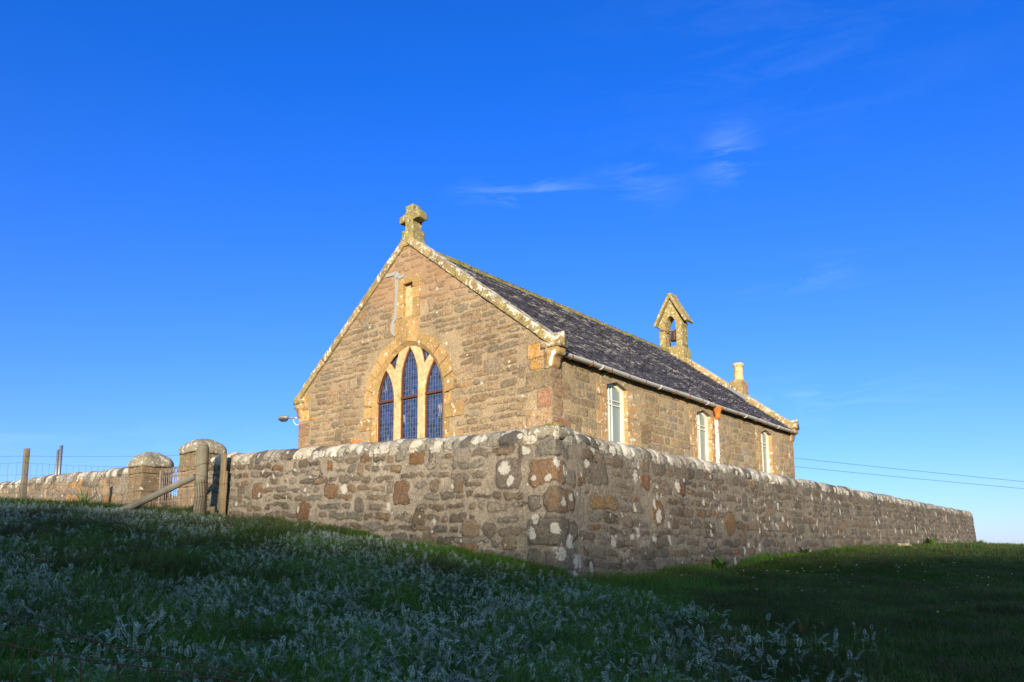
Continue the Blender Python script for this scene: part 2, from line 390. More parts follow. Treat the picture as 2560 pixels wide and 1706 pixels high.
m.bump(m.noise(30, 6, .6), .6, .006); M['slate'] = m.done(c, .6)
# glass
m = MB('leaded_glass'); cell = m.n('ShaderNodeTexVoronoi', distance='CHEBYCHEV'); cell.inputs['Scale'].default_value = 12; cell.inputs['Randomness'].default_value = .3
m.l(m.tc.outputs['Object'], cell.inputs[0])
c = m.mix(m.noise(4, 3, .5), (.012, .03, .11), (.02, .05, .16)); c = m.hsv(c, v=m.ramp(m.noise(14, 1, .5, off=(1, 1, 1)), .4, .6, .6, 1.6))  # blue sky reflection painted into the glass colour
c = m.mix(m.ramp(m.noise(2.2, 6, .65, stretch=(1, 2.2, .8), off=(.3, 2.35, 1.1)), .60, .68, 0, .75), c, (.34, .36, .42))  # pale patches painted in for reflected curtains and bird marks
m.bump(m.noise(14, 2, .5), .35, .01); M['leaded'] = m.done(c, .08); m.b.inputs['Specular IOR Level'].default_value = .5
m = MB('blind_behind_glass'); c = m.mix(m.noise(1.5, 2, .5), (.20, .27, .28), (.27, .34, .29)); M['pane'] = m.done(c, .12); m.b.inputs['Specular IOR Level'].default_value = .6
m = MB('red_glass'); M['red_glass'] = m.done((.16, .035, .05), .2)

# ------------------------------------------------------------ masonry maker
def layout(rng, s0, s1, h0, h1, hc, wc, gap, pal, n=(3, 6), miss=.0, tall=.0, jit=.25, zones=()):
    """coursed rubble: returns stones (cx, cz, a, b, n, colour, rot)"""
    out = []; h = h0
    while h < h1:
        ch = rng.uniform(*hc); s = s0 - rng.uniform(0, wc[1])
        while s < s1:
            w = rng.uniform(*wc) * (1.0 if ch < hc[1] * .8 else 1.15)
            hh = ch * rng.uniform(1 - jit, 1.0)
            if rng.random() < tall: hh = ch * 1.7; w *= .9
            cx = s + w / 2; cz = h + ch / 2 + rng.uniform(-.5, .5) * (ch - min(hh, ch))
            ok = rng.random() > miss and not any(a - w * .3 < cx < b + w * .3 and c - hh * .3 < cz < d + hh * .3 for a, b, c, d in zones)
            if ok: out.append((cx, cz, max(.02, w / 2 - gap * rng.uniform(.7, 1.5)), max(.02, hh / 2 - gap * rng.uniform(.6, 1.3)), rng.uniform(*n), pal(rng), rng.uniform(-.06, .06)))
            s += w
        h += ch
    out.sort(key=lambda q: q[2] * q[3])
    return out
def pal_of(items):
    tot = sum(w for w, _ in items)
    def f(r):
        x = r.random() * tot
        for w, c in items:
            x -= w
            if x <= 0: break
        k = r.uniform(.78, 1.25); j = r.uniform(-.05, .05)
        return (c[0] * k * (1 + j), c[1] * k, c[2] * k * (1 - j))
    return f
def paint(sa, ha, stones, spots, seed, warp=.018, wf=7):
    """sa (n cols), ha (n rows) monotone; returns sd, col, lich arrays shaped (cols, rows)"""
    S, H = np.meshgrid(sa, ha, indexing='ij')
    Sw = S + fbm(S * 2.3 + 11, H * 2.3, seed + 21, 2) * warp * 1.1 + fbm(S * wf, H * wf, seed) * warp + fbm(S * wf * 4, H * wf * 4, seed + 5, 2) * warp * .35
    Hw = H + fbm(S * 2.3 + 5, H * 2.3 + 9, seed + 22, 2) * warp * 1.1 + fbm(S * wf + 31, H * wf + 7, seed + 9) * warp + fbm(S * wf * 4 + 3, H * wf * 4, seed + 15, 2) * warp * .35
    sd = np.full(S.shape, -.06); col = np.zeros(S.shape + (3,)); col[...] = (.2, .17, .13); lich = np.zeros(S.shape)
    for (cx, cz, a, b, n, c, rot) in stones:
        i0, i1 = np.searchsorted(sa, (cx - a - .08, cx + a + .08)); j0, j1 = np.searchsorted(ha, (cz - b - .08, cz + b + .08))
        if i1 <= i0 or j1 <= j0: continue
        x = Sw[i0:i1, j0:j1] - cx; y = Hw[i0:i1, j0:j1] - cz
        x, y = x + y * rot, y - x * rot
        q = (np.abs(x / a) ** n + np.abs(y / b) ** n) ** (1 / n)
        d = (1 - q) * min(a, b)
        cur = sd[i0:i1, j0:j1]; m = d > cur
        cur[m] = d[m]; col[i0:i1, j0:j1][m] = c
    for (cx, cz, r, e) in spots:
        i0, i1 = np.searchsorted(sa, (cx - r * 1.3, cx + r * 1.3)); j0, j1 = np.searchsorted(ha, (cz - r * e * 1.3, cz + r * e * 1.3))
        if i1 <= i0 or j1 <= j0: continue
        d = 1 - np.sqrt((Sw[i0:i1, j0:j1] - cx) ** 2 + ((Hw[i0:i1, j0:j1] - cz) / e) ** 2) / r
        k_ = .55 + .75 * _hash(np.array([cx * 977]), np.array([cz * 577]), seed)[0]
        lich[i0:i1, j0:j1] = np.maximum(lich[i0:i1, j0:j1], np.clip(d * 1.5 * k_, 0, 1))
    return S, H, sd, col, lich
def grid_mesh(name, P, sd, col, lich, red=None, keep=None, mat=None, parent=None, flip=False):
    nc, nr = P.shape[:2]
    idx = np.arange(nc * nr).reshape(nc, nr)
    q = np.stack([idx[:-1, :-1], idx[1:, :-1], idx[1:, 1:], idx[:-1, 1:]], -1).reshape(-1, 4)
    if flip: q = q[:, ::-1]
    if keep is not None: q = q[keep[:-1, :-1].ravel() & keep[1:, :-1].ravel() & keep[1:, 1:].ravel() & keep[:-1, 1:].ravel()]
    me = bpy.data.meshes.new(name)
    me = np_mesh_attr(name, P.reshape(-1, 3), q, dict(sd=sd.ravel(), lich=lich.ravel(), **({'red': red.ravel()} if red is not None else {})), col.reshape(-1, 3))
    return link(name, me, mat, parent)
def np_mesh_attr(name, verts, quads, fl, col):
    used = np.unique(quads); remap = np.zeros(len(verts), np.int64); remap[used] = np.arange(len(used))
    quads = remap[quads]; verts = verts[used]
    me = bpy.data.meshes.new(name)
    me.vertices.add(len(verts)); me.vertices.foreach_set("co", verts.astype(np.float32).ravel())
    me.loops.add(quads.size); me.loops.foreach_set("vertex_index", quads.astype(np.int32).ravel())
    me.polygons.add(len(quads)); me.polygons.foreach_set("loop_start", (np.arange(len(quads)) * 4).astype(np.int32))
    me.update(calc_edges=True)
    me.polygons.foreach_set("use_smooth", np.ones(len(quads), bool))
    for k, v in fl.items():
        a = me.attributes.new(k, 'FLOAT', 'POINT'); a.data.foreach_set('value', v[used].astype(np.float32))
    c4 = np.ones((len(used), 4), np.float32); c4[:, :3] = col[used]
    a = me.attributes.new('stonecol', 'FLOAT_COLOR', 'POINT'); a.data.foreach_set('color', c4.ravel())
    return me

# ------------------------------------------------------------ the ground
ctrl = []
def cw(x, y, z): ctrl.append((x, y, z))
def cy(u, v, z):
    p = yard(u, v); ctrl.append((p.x, p.y, z))
for v, z in ((0, -.33), (1.2, -.12), (2.1, .05), (3.0, .16), (4.0, .28), (5.0, .40), (6.1, .50), (7.5, .62), (9.1, .76), (10.9, .90), (12.9, 1.06), (16.7, 1.27), (21.6, 1.45), (26, 1.55)): cy(-.02, v, z)
for u, z in ((1, -.35), (2.2, -.345), (3.2, -.28), (4.8, -.265), (6.2, -.15), (9.2, -.02), (12.3, .06), (15.5, .12), (22, .21), (31.7, .27)): cy(u, -.02, z)
cw(0, 0, -1.72); cw(-3, 0, -1.75); cw(3, 0, -1.7); cw(0, -4, -2.1); cw(-6, -2, -1.8); cw(7, -2, -1.9)
cw(0, 5.2, -.93); cw(-3.6, 5.3, -.80); cw(3.6, 5.3, -.95); cw(-2, 7.5, -.50); cw(2.4, 7.5, -.66); cw(-7, 8.5, .0); cw(-10, 6, -.6); cw(6, 9, -.62); cw(9.5, 12, -.5)
cw(-6.0, 11.5, .44); cw(-9.5, 13.0, .84); cw(-12.5, 15.8, 1.08); cw(12, 18, -.25); cw(17, 21, -.18); cw(19, 27, .08); cw(23.9, 34, .20); cw(27, 38, .10); cw(30, 34, -.4); cw(22, 18, -1.0)
cy(5, 4, .2); cy(12, 3, .3); cy(3, 12, .8); cy(12, 12, .9); cy(25, 10, .7); cy(35, 5, .5)
ctrl = np.array(ctrl)
def _tp(d2): return np.where(d2 > 1e-12, .5 * d2 * np.log(np.maximum(d2, 1e-12)), 0)
_n = len(ctrl)
_K = _tp(((ctrl[:, None, :2] - ctrl[None, :, :2]) ** 2).sum(-1)) + np.eye(_n) * .02
_P = np.c_[np.ones(_n), ctrl[:, :2]]
_A = np.block([[_K, _P], [_P.T, np.zeros((3, 3))]])
_w = np.linalg.solve(_A, np.r_[ctrl[:, 2], 0, 0, 0])
def ground_z(x, y, fine=True):
    x = np.asarray(x, float); y = np.asarray(y, float); sh = x.shape; xf = x.ravel(); yf = y.ravel()
    z = _w[_n] + _w[_n + 1] * xf + _w[_n + 2] * yf
    cxf = np.clip(xf, -40, 50); cyf = np.clip(yf, -15, 60)
    z = _w[_n] + _w[_n + 1] * cxf + _w[_n + 2] * cyf
    for k in range(_n): z = z + _w[k] * _tp((cxf - ctrl[k, 0]) ** 2 + (cyf - ctrl[k, 1]) ** 2)
    r = np.hypot(xf - 2, yf - 16)
    far = -1.0 - 9 * sstep(35, 200, r)
    z = z * (1 - sstep(24, 48, r)) + far * sstep(24, 48, r)
    # unseen hill added behind the camera, crest shaped to shade the field
    crest = SHADE_HILL[0] + np.interp(xf - CSH, [-200, -90, -60, -46, -38, -33, -29.5, -26, -22, -15, 0, 40, 200], [5, 4, 3, 2.3, 1.6, .6, .0, .6, 1.5, 2.6, 3.2, 4, 6]) + SHADE_HILL[1] * np.sin(xf * .45)
    hill = (crest + 10) * (.25 * np.exp(-((yf + 118) / 45.0) ** 2) + .75 * np.exp(-((yf + 114) / 16.0) ** 2)) * np.exp(-(xf / 320.0) ** 4)
    z = z + np.where(yf < -20, hill, hill * sstep(-4, -20, yf))
    if fine: z = z + (fbm(xf * .8, yf * .8, 3) * .05 + fbm(xf * 3, yf * 3, 8, 2) * .018) * (1 - sstep(40, 80, r))
    return z.reshape(sh)
SHADE_HILL = (22.15, .15)
CSH = 30.3 - 121.4 * math.tan(math.radians(SUN_B - 180))
T = math.asinh(4000 / 7.0); N = 400
ax = 7.0 * np.sinh(np.linspace(-T, T, N))
GX, GY = np.meshgrid(ax + 1, ax + 8, indexing='ij')
GZ = ground_z(GX, GY)
idx = np.arange(N * N).reshape(N, N)
gq = np.stack([idx[:-1, :-1], idx[1:, :-1], idx[1:, 1:], idx[:-1, 1:]], -1).reshape(-1, 4)
m = MB('turf'); c = m.mix(m.noise(1.2, 6, .6), (.025, .065, .010), (.045, .085, .014)); c = m.mix(m.ramp(m.noise(5, 6, .7), .55, .7, 0, .5), c, (.05, .04, .02))
m.bump(m.noise(12, 8, .7), 1, .05); M['turf'] = m.done(c, 1.0); m.b.inputs['Specular IOR Level'].default_value = 0
g = link('ground', np_mesh('ground', np.stack([GX, GY, GZ], -1), gq, smooth=True), M['turf'])
tag(g, 'grassy slope rising to the foot of the churchyard wall', kind='structure')

# ------------------------------------------------------------ churchyard walls
YP = pal_of([(4, (.115, .092, .070)), (3, (.135, .102, .070)), (2, (.125, .112, .092)), (1.1, (.15, .098, .055)), (.12, (.18, .09, .042)), (1.5, (.18, .158, .13))])
CP = pal_of([(3, (.36, .34, .29)), (3, (.24, .225, .19)), (2, (.10, .095, .085)), (1, (.44, .42, .37)), (1, (.17, .145, .11))])
HM = 2.75                                                # depth of the wall below its crown
def wall_profile(rows_front):
    """list of (h, d): h measured down from the crown, d inwards from the face line"""
    pf = [(h, -.055 * h + .055) for h in rows_front]     # from the foot up
    T2, RH = .27, .19
    d0 = -.055 * RH + .055; mid = T2 + d0
    arc = []
    for k in range(1, 26):
        t = math.pi * k / 26
        arc.append((RH * (1 - math.sin(t) ** .85), mid - T2 * math.cos(t)))
    back = [(h, mid + T2 + .03 * h) for h in (.25, .35, .5, .7, .95, 1.3, 1.8, 2.4)]
    return pf, arc, back
def build_wall(name, segs, topf, pathf, label, seed, spots, stones, cope_w, step, frow, loc, group=None):
    s = [segs[0]]
    while s[-1] < segs[1]: s.append(s[-1] + step(s[-1]))
    s = np.array(s)
    hf = np.array(frow)[::-1]                             # foot ... .19
    pf, arc, back = wall_profile(hf)
    prof = pf + arc + back
    d = np.array([q[1] for q in prof]); h = np.array([q[0] for q in prof])
    # arc length coordinate tcoord grows from crown side downward on the front; continue upward on the arc
    tl = [0.]
    for i in range(1, len(prof)): tl.append(tl[-1] + math.hypot(prof[i][0] - prof[i - 1][0], prof[i][1] - prof[i - 1][1]))
    tl = np.array(tl); t0 = tl[len(pf) - 1]
    rng = random.Random(seed)
    TC = t0 - .015 + 0.0                                  # where the cope begins
    top_len = tl[len(pf) + len(arc)] - t0
    S, H, sd, col, lich = paint(s, tl, [], [], seed)
    # face stones: coordinates (s, t0 - h')
    fs = [(cx, t0 - (cz - .19), a, b, n, c, -r) for (cx, cz, a, b, n, c, r) in stones]
    sp = [(cx, t0 - (cz - .19), r, e) for (cx, cz, r, e) in spots]
    _, _, sd, col, lich = paint(s, tl, fs, sp, seed, warp=.040, wf=6)
    # cope stones on edge
    cs = []; x = segs[0]
    while x < segs[1]:
        w = rng.uniform(*cope_w) * (1.8 if rng.random() < .12 else 1); lean = rng.uniform(-.25, .02)
        cs.append((x + w / 2, t0 + top_len / 2 + rng.uniform(-.05, .03), w / 2 - .008, top_len / 2 + .06 + rng.uniform(-.05, .035), 5, CP(rng), lean * .5)); x += w
    _, _, sd2, col2, l2 = paint(s, tl, cs, [(rng.uniform(*segs), t0 + rng.uniform(-.05, .4), rng.uniform(.03, .12), 1) for _ in range(int((segs[1] - segs[0]) * 7))], seed + 50, warp=.042)
    cm = (np.arange(len(tl))[None, :] >= len(pf) - 4) & (sd2 > -.02)
    up = np.arange(len(tl))[None, :] >= len(pf) - 1
    sel = (cm & (sd2 > 0)) | up
    sd = np.where(sel, sd2, sd); col = np.where(sel[..., None], col2, col); lich = np.where(sel, l2, lich)
    # relief
    pill = np.clip(sd, -.02, .05)
    disp = np.where(S > .2, .009, .017) * sstep(-.014, .030, sd) + .006 * fbm(S * 12, H * 12, seed + 41, 3) + .008 * fbm(S * 5, H * 5, seed + 3) + .006 * fbm(S * 22, H * 22, seed + 4, 3) + .022 * fbm(S * .9, H * .9, seed + 8, 2)
    cr = np.where(up, .035 * sstep(-.01, .05, sd2) - .02, 0)
    crown = np.where(up, .030 * fbm(S * 2.2, H * .3, seed + 12, 2), 0)
    # gaps under a few cope stones
    gap = sstep(.60, .78, vnoise(S * 3.1, H * 0 + .5, seed + 77)) * np.exp(-((H - t0 + .03) / .018) ** 2)
    disp = disp + cr - gap * .05
    P = np.zeros(S.shape + (3,))
    pos, nor, zt = pathf(s, d)                           # (nc, nr, 2), (nc, 2)
    z = zt[:, None] - h[None, :]
    # profile normals (outward, up)
    dh = np.gradient(-h); dd = np.gradient(d); L = np.hypot(dh, dd) + 1e-9
    nout = dh / L; nup = dd / L
    P[..., 0] = pos[..., 0] + nor[:, None, 0] * nout[None, :] * disp
    P[..., 1] = pos[..., 1] + nor[:, None, 1] * nout[None, :] * disp
    P[..., 2] = z + nup[None, :] * (disp + crown * 1.0)
    root = empty(name, loc, ANG, label, 'wall', group)
    k = len(pf) - 2
    wea = sstep(-1.2, 1.2, S + .8 * fbm(S * .7, H * .7, 19)) * (.75 + .25 * fbm(S * .5, H * .5, 20)) if name == 'churchyard_wall' else S * 0
    grid_mesh('stonework', P[:, :k + 1], sd[:, :k + 1], col[:, :k + 1], lich[:, :k + 1], wea[:, :k + 1], mat=M['yard_wall'], parent=root)
    grid_mesh('coping', P[:, k:], sd[:, k:], col[:, k:], lich[:, k:], mat=M['cope'], parent=root)
    return root
# main wall: local frame at the near corner. s<0 along the front (v=-s), s>0 along the side (u=s)
RC = .08; SE = 31.6; PL = 8.75
def main_path(s, d):
    nc = len(s); pos = np.zeros((nc, len(d), 2)); nor = np.zeros((nc, 2)); q = math.pi / 2 * RC
    E0 = SE - RC
    for i, x in enumerate(s):
        if x < -q / 2:                                    # front, running along v
            v = -x - q / 2 + RC; vv = np.maximum(v, np.where(d > RC, d, 0)); pos[i, :, 0] = d; pos[i, :, 1] = vv; nor[i] = (-1, 0)
        elif x <= q / 2:
            t = (x + q / 2) / q * math.pi / 2; n = np.array([-math.cos(t), -math.sin(t)]); r = np.maximum(RC - d, 0)
            pos[i, :, 0] = np.where(d > RC, d, RC + n[0] * r); pos[i, :, 1] = np.where(d > RC, d, RC + n[1] * r); nor[i] = n
        elif x <= E0:
            u = x - q / 2 + RC; uu = np.maximum(u, np.where(d > RC, d, 0)); uu = np.minimum(uu, SE - np.where(d > RC, d, 0))
            pos[i, :, 0] = uu; pos[i, :, 1] = d; nor[i] = (0, -1)
        elif x <= E0 + q:
            t = (x - E0) / q * math.pi / 2; n = np.array([math.sin(t), -math.cos(t)]); r = np.maximum(RC - d, 0)
            pos[i, :, 0] = np.where(d > RC, SE - d, SE - RC + n[0] * r); pos[i, :, 1] = np.where(d > RC, d, RC + n[1] * r); nor[i] = n
        else:
            v = x - E0 - q + RC; pos[i, :, 0] = SE - d; pos[i, :, 1] = np.maximum(v, np.where(d > RC, d, 0)); nor[i] = (1, 0)
    zt = np.interp(s, [-9, -8.5, -6.8, -5.8, -4.7, -2.3, -.8, -.2, .3, .9, 1.6, 4.8, 8.9, 12.6, 16.8, 22.7, 32, 50],
                   [2.05, 2.03, 1.93, 1.89, 1.84, 1.725, 1.665, 1.655, 1.655, 1.635, 1.61, 1.615, 1.64, 1.655, 1.69, 1.70, 1.76, 1.9])
    return pos, nor, zt
rng = random.Random(11)
big = [(-.10, .62, .33, .15, 6, (.15, .095, .055), .02), (.34, .66, .10, .12, 4, (.12, .105, .085), 0), (.12, .99, .27, .15, 6, (.125, .09, .058), -.02), (-.32, 1.0, .11, .10, 4, (.12, .10, .085), 0), (-.10, 1.37, .31, .17, 6, (.115, .10, .08), .01), (.33, 1.38, .09, .13, 4, (.11, .095, .08), 0), (.12, 1.74, .26, .14, 5, (.125, .11, .09), 0), (-.3, 1.72, .12, .12, 4, (.11, .10, .08), 0), (0, 2.05, .3, .13, 5, (.12, .1, .08), 0), (.02, .33, .3, .10, 5, (.13, .12, .1), 0),
       (-.78, .60, .22, .20, 5, (.115, .095, .08), 0), (-2.9, .83, .19, .19, 5, (.115, .07, .04), 0), (-4.65, .78, .21, .13, 3, (.14, .08, .04), .1), (-5.35, 1.13, .19, .15, 3, (.12, .068, .034), .05),
       (-6.9, .74, .17, .16, 4, (.14, .085, .05), 0), (-2.6, .34, .15, .10, 5, (.16, .085, .035), 0), (-3.9, 1.0, .11, .12, 3.4, (.115, .095, .08), 0), (-4.75, .36, .07, .07, 4, (.16, .085, .035), 0), (-6.3, .33, .16, .05, 4, (.16, .08, .04), 0),
       (2.3, .55, .14, .11, 4, (.15, .065, .032), .05), (3.4, .62, .15, .10, 4, (.12, .058, .034), .1), (2.6, 1.0, .2, .19, 2.4, (.13, .08, .04), 0), (1.15, .93, .32, .10, 4, (.17, .115, .055), 0), (5.2, 1.1, .25, .2, 2.5, (.16, .10, .05), 0), (.95, .55, .28, .16, 4, (.1, .085, .07), 0)]
zones = [(b[0] - b[2], b[0] + b[2], b[1] - b[3], b[1] + b[3]) for b in big] + [(-.4, .4, .4, 2.7)]
st1 = layout(rng, -9, -.3, .20, 2.7, (.12, .235), (.14, .46), .021, YP, n=(2.4, 5), miss=.05, tall=.10, jit=.4, zones=zones)
st1 += layout(rng, .3, 41, .20, 2.7, (.11, .23), (.14, .44), .014, YP, n=(2.5, 6), miss=.06, tall=.08, jit=.4, zones=zones) + big
spots = [(rng.uniform(-8.5, 0), rng.uniform(.3, 2.1), rng.uniform(.015, .05), 1.1) for _ in range(55)]
spots += [(rng.uniform(.2, 32), min(2.2, abs(rng.gauss(.95, .5)) + .2), rng.choice((.02, .025, .03, .04, .05, .07)) * rng.uniform(.7, 1.25), rng.uniform(1.1, 1.6)) for _ in range(430)]
spots += [(-.85, .52, .12, 1.2), (-.75, .70, .06, 1.3), (-4.3, .76, .10, 1.1), (-5.5, 1.08, .05, 1.4), (-.12, .72, .06, 1), (-.35, .66, .05, 1), (.03, .52, .09, 1.2), (.12, 1.0, .07, 1.3), (.3, .95, .06, 1.2), (-.35, 1.38, .09, 1.2), (-.3, 1.2, .06, 1.3), (0.02, 1.35, .06, 1.4), (.05, 1.62, .09, 1.5), (.35, 1.75, .14, 1.1), (.3, 1.95, .1, 1), (-6.8, .82, .05, 1.5), (-7.6, 1.0, .06, 1.2), (-8.2, .7, .06, 1.2), (-3.2, 1.05, .06, 1.3), (2.6, 1.02, .1, 1.4), (1.9, .92, .07, 1.5), (1.95, 1.3, .08, 1.3), (1.3, 1.45, .08, 1.2), (2.0, .5, .09, 1.5), (-.5, .32, .07, 1), (.75, .45, .08, 1.2), (.2, .6, .07, 1.2)]
def fr(h0, h1, st):
    a = [h0]
    while a[-1] < h1: a.append(a[-1] + st)
    return a
rows = fr(.19, 2.05, .0145) + fr(2.1, HM, .05)
q_ = math.pi / 2 * RC
build_wall('churchyard_wall', (-PL, SE + 8.5), None, main_path,
           'long rubble stone wall with rounded cope turning a corner below the church', 5, spots, st1, (.08, .26),
           lambda x: .014 if abs(x) < 2.5 else (.016 if x < 0 else min(.06, .014 + (x - 2.5) * .0022)), rows, YC)
# big cope stone on the corner with a tuft of moss
rootw = bpy.data.objects['churchyard_wall']
bm = bmesh.new(); add_box(bm, (.285, .285, 1.565), (.52, .50, .20), Matrix.Rotation(.12, 3, 'Z'), .085); rough(bm, .045, .035, 3, 4)
bm_obj('corner_stone', bm, M['pillar_cap'], rootw, True)
def moss_tuft(c, r, n, mat, parent, seed):
    R = random.Random(seed); bm = bmesh.new()
    for _ in range(n):
        a = R.uniform(0, 6.28); q = r * math.sqrt(R.random()); b = Vector((c[0] + q * math.cos(a), c[1] + q * math.sin(a), c[2]))
        t = b + Vector((R.uniform(-.03, .03), R.uniform(-.03, .03), R.uniform(.02, .06))); w = Vector((math.cos(a), math.sin(a), 0)).cross(ZZ) * .004
        bm.faces.new([bm.verts.new(b - w), bm.verts.new(b + w), bm.verts.new(t)])
    bm_obj('moss_tuft', bm, mat, parent)
moss_tuft((.20, .16, 1.640), .15, 700, M['moss'], rootw, 3)

# wall beyond the gate, lower and rougher
LP = pal_of([(4, (.22, .165, .115)), (3, (.27, .20, .13)), (1.2, (.33, .18, .07)), (2, (.17, .14, .11))])
def straight_path(v0, v1, tops):
    def f(s, d):
        pos = np.zeros((len(s), len(d), 2)); nor = np.zeros((len(s), 2)); nor[:] = (-1, 0)
        pos[..., 0] = d[None, :]; pos[..., 1] = (v1 - s)[:, None]
        return pos, nor, np.interp(v1 - s, tops[0], tops[1])
    return f
rng = random.Random(23)
st2 = layout(rng, 0, 17, .2, 1.6, (.14, .27), (.22, .6), .022, LP, n=(2.4, 4), miss=.05, tall=.15)
sp2 = [(rng.uniform(0, 14), rng.uniform(.25, 1.2), rng.uniform(.02, .06), 1.1) for _ in range(70)]
build_wall('boundary_wall', (0, 15.6), None, straight_path(0, 28, ([12.4, 13.1, 14, 14.7, 15.8, 17, 18.2, 19.6, 21, 22.6, 28], [2.06, 2.13, 2.15, 2.14, 2.20, 2.235, 2.30, 2.315, 2.30, 2.35, 2.45])),
           'lower sunlit rubble wall with edge-set cope stones left of the gate', 31, sp2, st2, (.09, .3), lambda x: .03, fr(.19, 1.6, .022), YC)
# wall returning behind, seen through the gate
rb = random.Random(5)
def back_path(s, d):
    pos = np.zeros((len(s), len(d), 2)); nor = np.zeros((len(s), 2)); nor[:] = (0, -1)
    pos[..., 0] = s[:, None]; pos[..., 1] = 24.5 + d[None, :]
    return pos, nor, np.interp(s, [0, 4, 12], [2.42, 2.42, 2.4])
build_wall('back_wall', (.6, 14), None, back_path, 'far rubble wall seen through the bars of the gate', 41, [], layout(rb, 0, 14, .2, 1.5, (.15, .27), (.25, .6), .02, LP), (.1, .3), lambda x: .05, fr(.19, 1.9, .04), YC)

# ------------------------------------------------------------ gate pillars
def pillar(name, v0, v1, u0, u1, zb, zs, zc, label, seed, courses):
    root = empty(name, yard((u0 + u1) / 2, (v0 + v1) / 2, zb), ANG, label, 'pillar', 'stone pillars either side of the gate')
    w, dpt = v1 - v0, u1 - u0; bm = bmesh.new(); z = -.5; R = random.Random(seed)
    for i, ch in enumerate(courses):
        top = min(z + ch, zs - zb)
        if top - z < .03: break
        # one or two stones per course
        if i % 2 == 0: cuts = [(-dpt / 2, dpt / 2)]
        else: k = R.uniform(-.1, .1); cuts = [(-dpt / 2, k - .003), (k + .003, dpt / 2)]
        j = [R.uniform(-.008, .008) for _ in range(4)]
        for a, b in cuts: add_box(bm, ((a + b) / 2 + j[0], j[1], (z + top) / 2), (b - a, w + j[2], top - z - .006), None, .016)
        z = top
    rough(bm, .045, .011, 6, seed)
    bm_obj('shaft', bm, M['pillar'], root, True)
    bm = bmesh.new(); prof = []
    zt = zs - zb; hh = zc - zs; W2, D2 = w / 2 + .05, dpt / 2 + .05
    K = 24
    rings = []
    for (sc, hz) in ((.93, 0), (1.0, .03), (1.0, .28), (.93, .48), (.80, .68), (.60, .85), (.36, .96), (.12, 1.0)):
        ring = []
        for k in range(K):
            t = 2 * math.pi * k / K; c_, s_ = math.cos(t), math.sin(t); e = .38 if sc > .7 else .6
            ring.append(bm.verts.new((math.copysign(abs(c_) ** e, c_) * D2 * sc, math.copysign(abs(s_) ** e, s_) * W2 * sc, zt + hh * hz)))
        rings.append(ring)
    for i in range(len(rings) - 1):
        for k in range(K): bm.faces.new((rings[i][k], rings[i][(k + 1) % K], rings[i + 1][(k + 1) % K], rings[i + 1][k]))
    bm.faces.new(rings[0][::-1]); bm.faces.new(rings[-1])
    rough(bm, .035, .022, 4, seed + 3); rough(bm, .035, .007, 19, seed + 5)
    bm_obj('cap', bm, M['pillar_cap'], root, True)
pillar('gate_pillar', 9.30, 10.00, .0, .70, .8, 2.14, 2.47, 'taller stone gate pillar with domed cap, right of the iron gate', 3, (.62, .50, .34, .42, .3, .2))
pillar('gate_pillar', 11.74, 12.48, .0, .72, .9, 2.04, 2.41, 'squat stone gate pillar with rounded cap, left of the iron gate', 8, (.6, .46, .42, .30, .2))
# stub of wall between the right pillar and the long wall
# ------------------------------------------------------------ iron gate
gz = 0.98
gate = empty('iron_gate', yard(.37, 10.9, gz), ANG, 'narrow old iron gate with hooped tops between two stone pillars', 'gate')
def gobj(name, fn, label=None):
    bm = bmesh.new(); fn(bm); o = bm_obj(name, bm, M['gate'], gate, True)
    if label: o['label'] = label
V0, V1 = 10.08 - 10.9, 11.62 - 10.9
for zz in (.23, .80): gobj('rail', lambda b: add_box(b, (0, (V0 + V1) / 2, zz), (.012, V1 - V0, .035)))
gobj('hinge_post', lambda b: add_box(b, (0, V1, .46), (.04, .045, 1.02), None, .005))
gobj('latch_post', lambda b: add_box(b, (0, V0, .46), (.035, .035, 1.0), None, .005))
nb = 17
for k in range(1, nb - 1):
    vv = V1 - .03 - (V1 - V0 - .06) * k / (nb - 1); gobj('bar', lambda b: tube(b, [(.0, vv, .0), (.0, vv, .86)], .0095, 6))
sp_ = (V1 - V0 - .06) / (nb - 1)
for k in range(1, nb - 3, 1):
    if k % 1: continue
    va = V1 - .03 - sp_ * k; vb = va - 2 * sp_; c_ = (va + vb) / 2
    gobj('hoop', lambda b: tube(b, [(.010 * (-1) ** k, c_ + sp_ * math.cos(t), .86 + .13 * math.sin(t)) for t in [math.pi * q / 10 for q in range(11)]], .0095, 6))
for zz in (.24, .79): gobj('hinge', lambda b: add_box(b, (0, V1 + .07, zz), (.03, .16, .035), None, .004))
# yellow dandelions by the gate: added with the plants

# ------------------------------------------------------------ fence timbers
def gz_at(x, y): return float(ground_z(np.array([x]), np.array([y]))[0])
def post(name, x, y, ztop, r, label, lean=0., square=None, mat='post', group=None, cat='post'):
    zb = gz_at(x, y) - .35; bm = bmesh.new()
    if square:
        add_box(bm, (0, 0, (ztop - zb) / 2), (square[0], square[1], ztop - zb), None, .005)
        for v in bm.verts:
            if v.co.z > (ztop - zb) / 2: v.co.z += v.co.x * .12
    else:
        H_ = ztop - zb
        lathe(bm, [(r * 1.03, 0), (r * 1.02, H_ * .4), (r, H_ * .8), (r, H_ - .10), (r * .93, H_ - .05), (r * .72, H_ - .012), (r * .4, H_)], (0, 0, 0), 18)
    rough(bm, .07, .004, 7, x)
    o = bm_obj(name, bm, M[mat], None, True, (x, y, zb), ANG); o.rotation_euler = (0, lean, ANG)
    return tag(o, label, cat, group)
SP = (-5.99, 14.3)
post('strainer_post', SP[0], SP[1], 2.13, .115, 'thick round timber post with wire wrapped round it, in front of the gate pillar', 0.0)
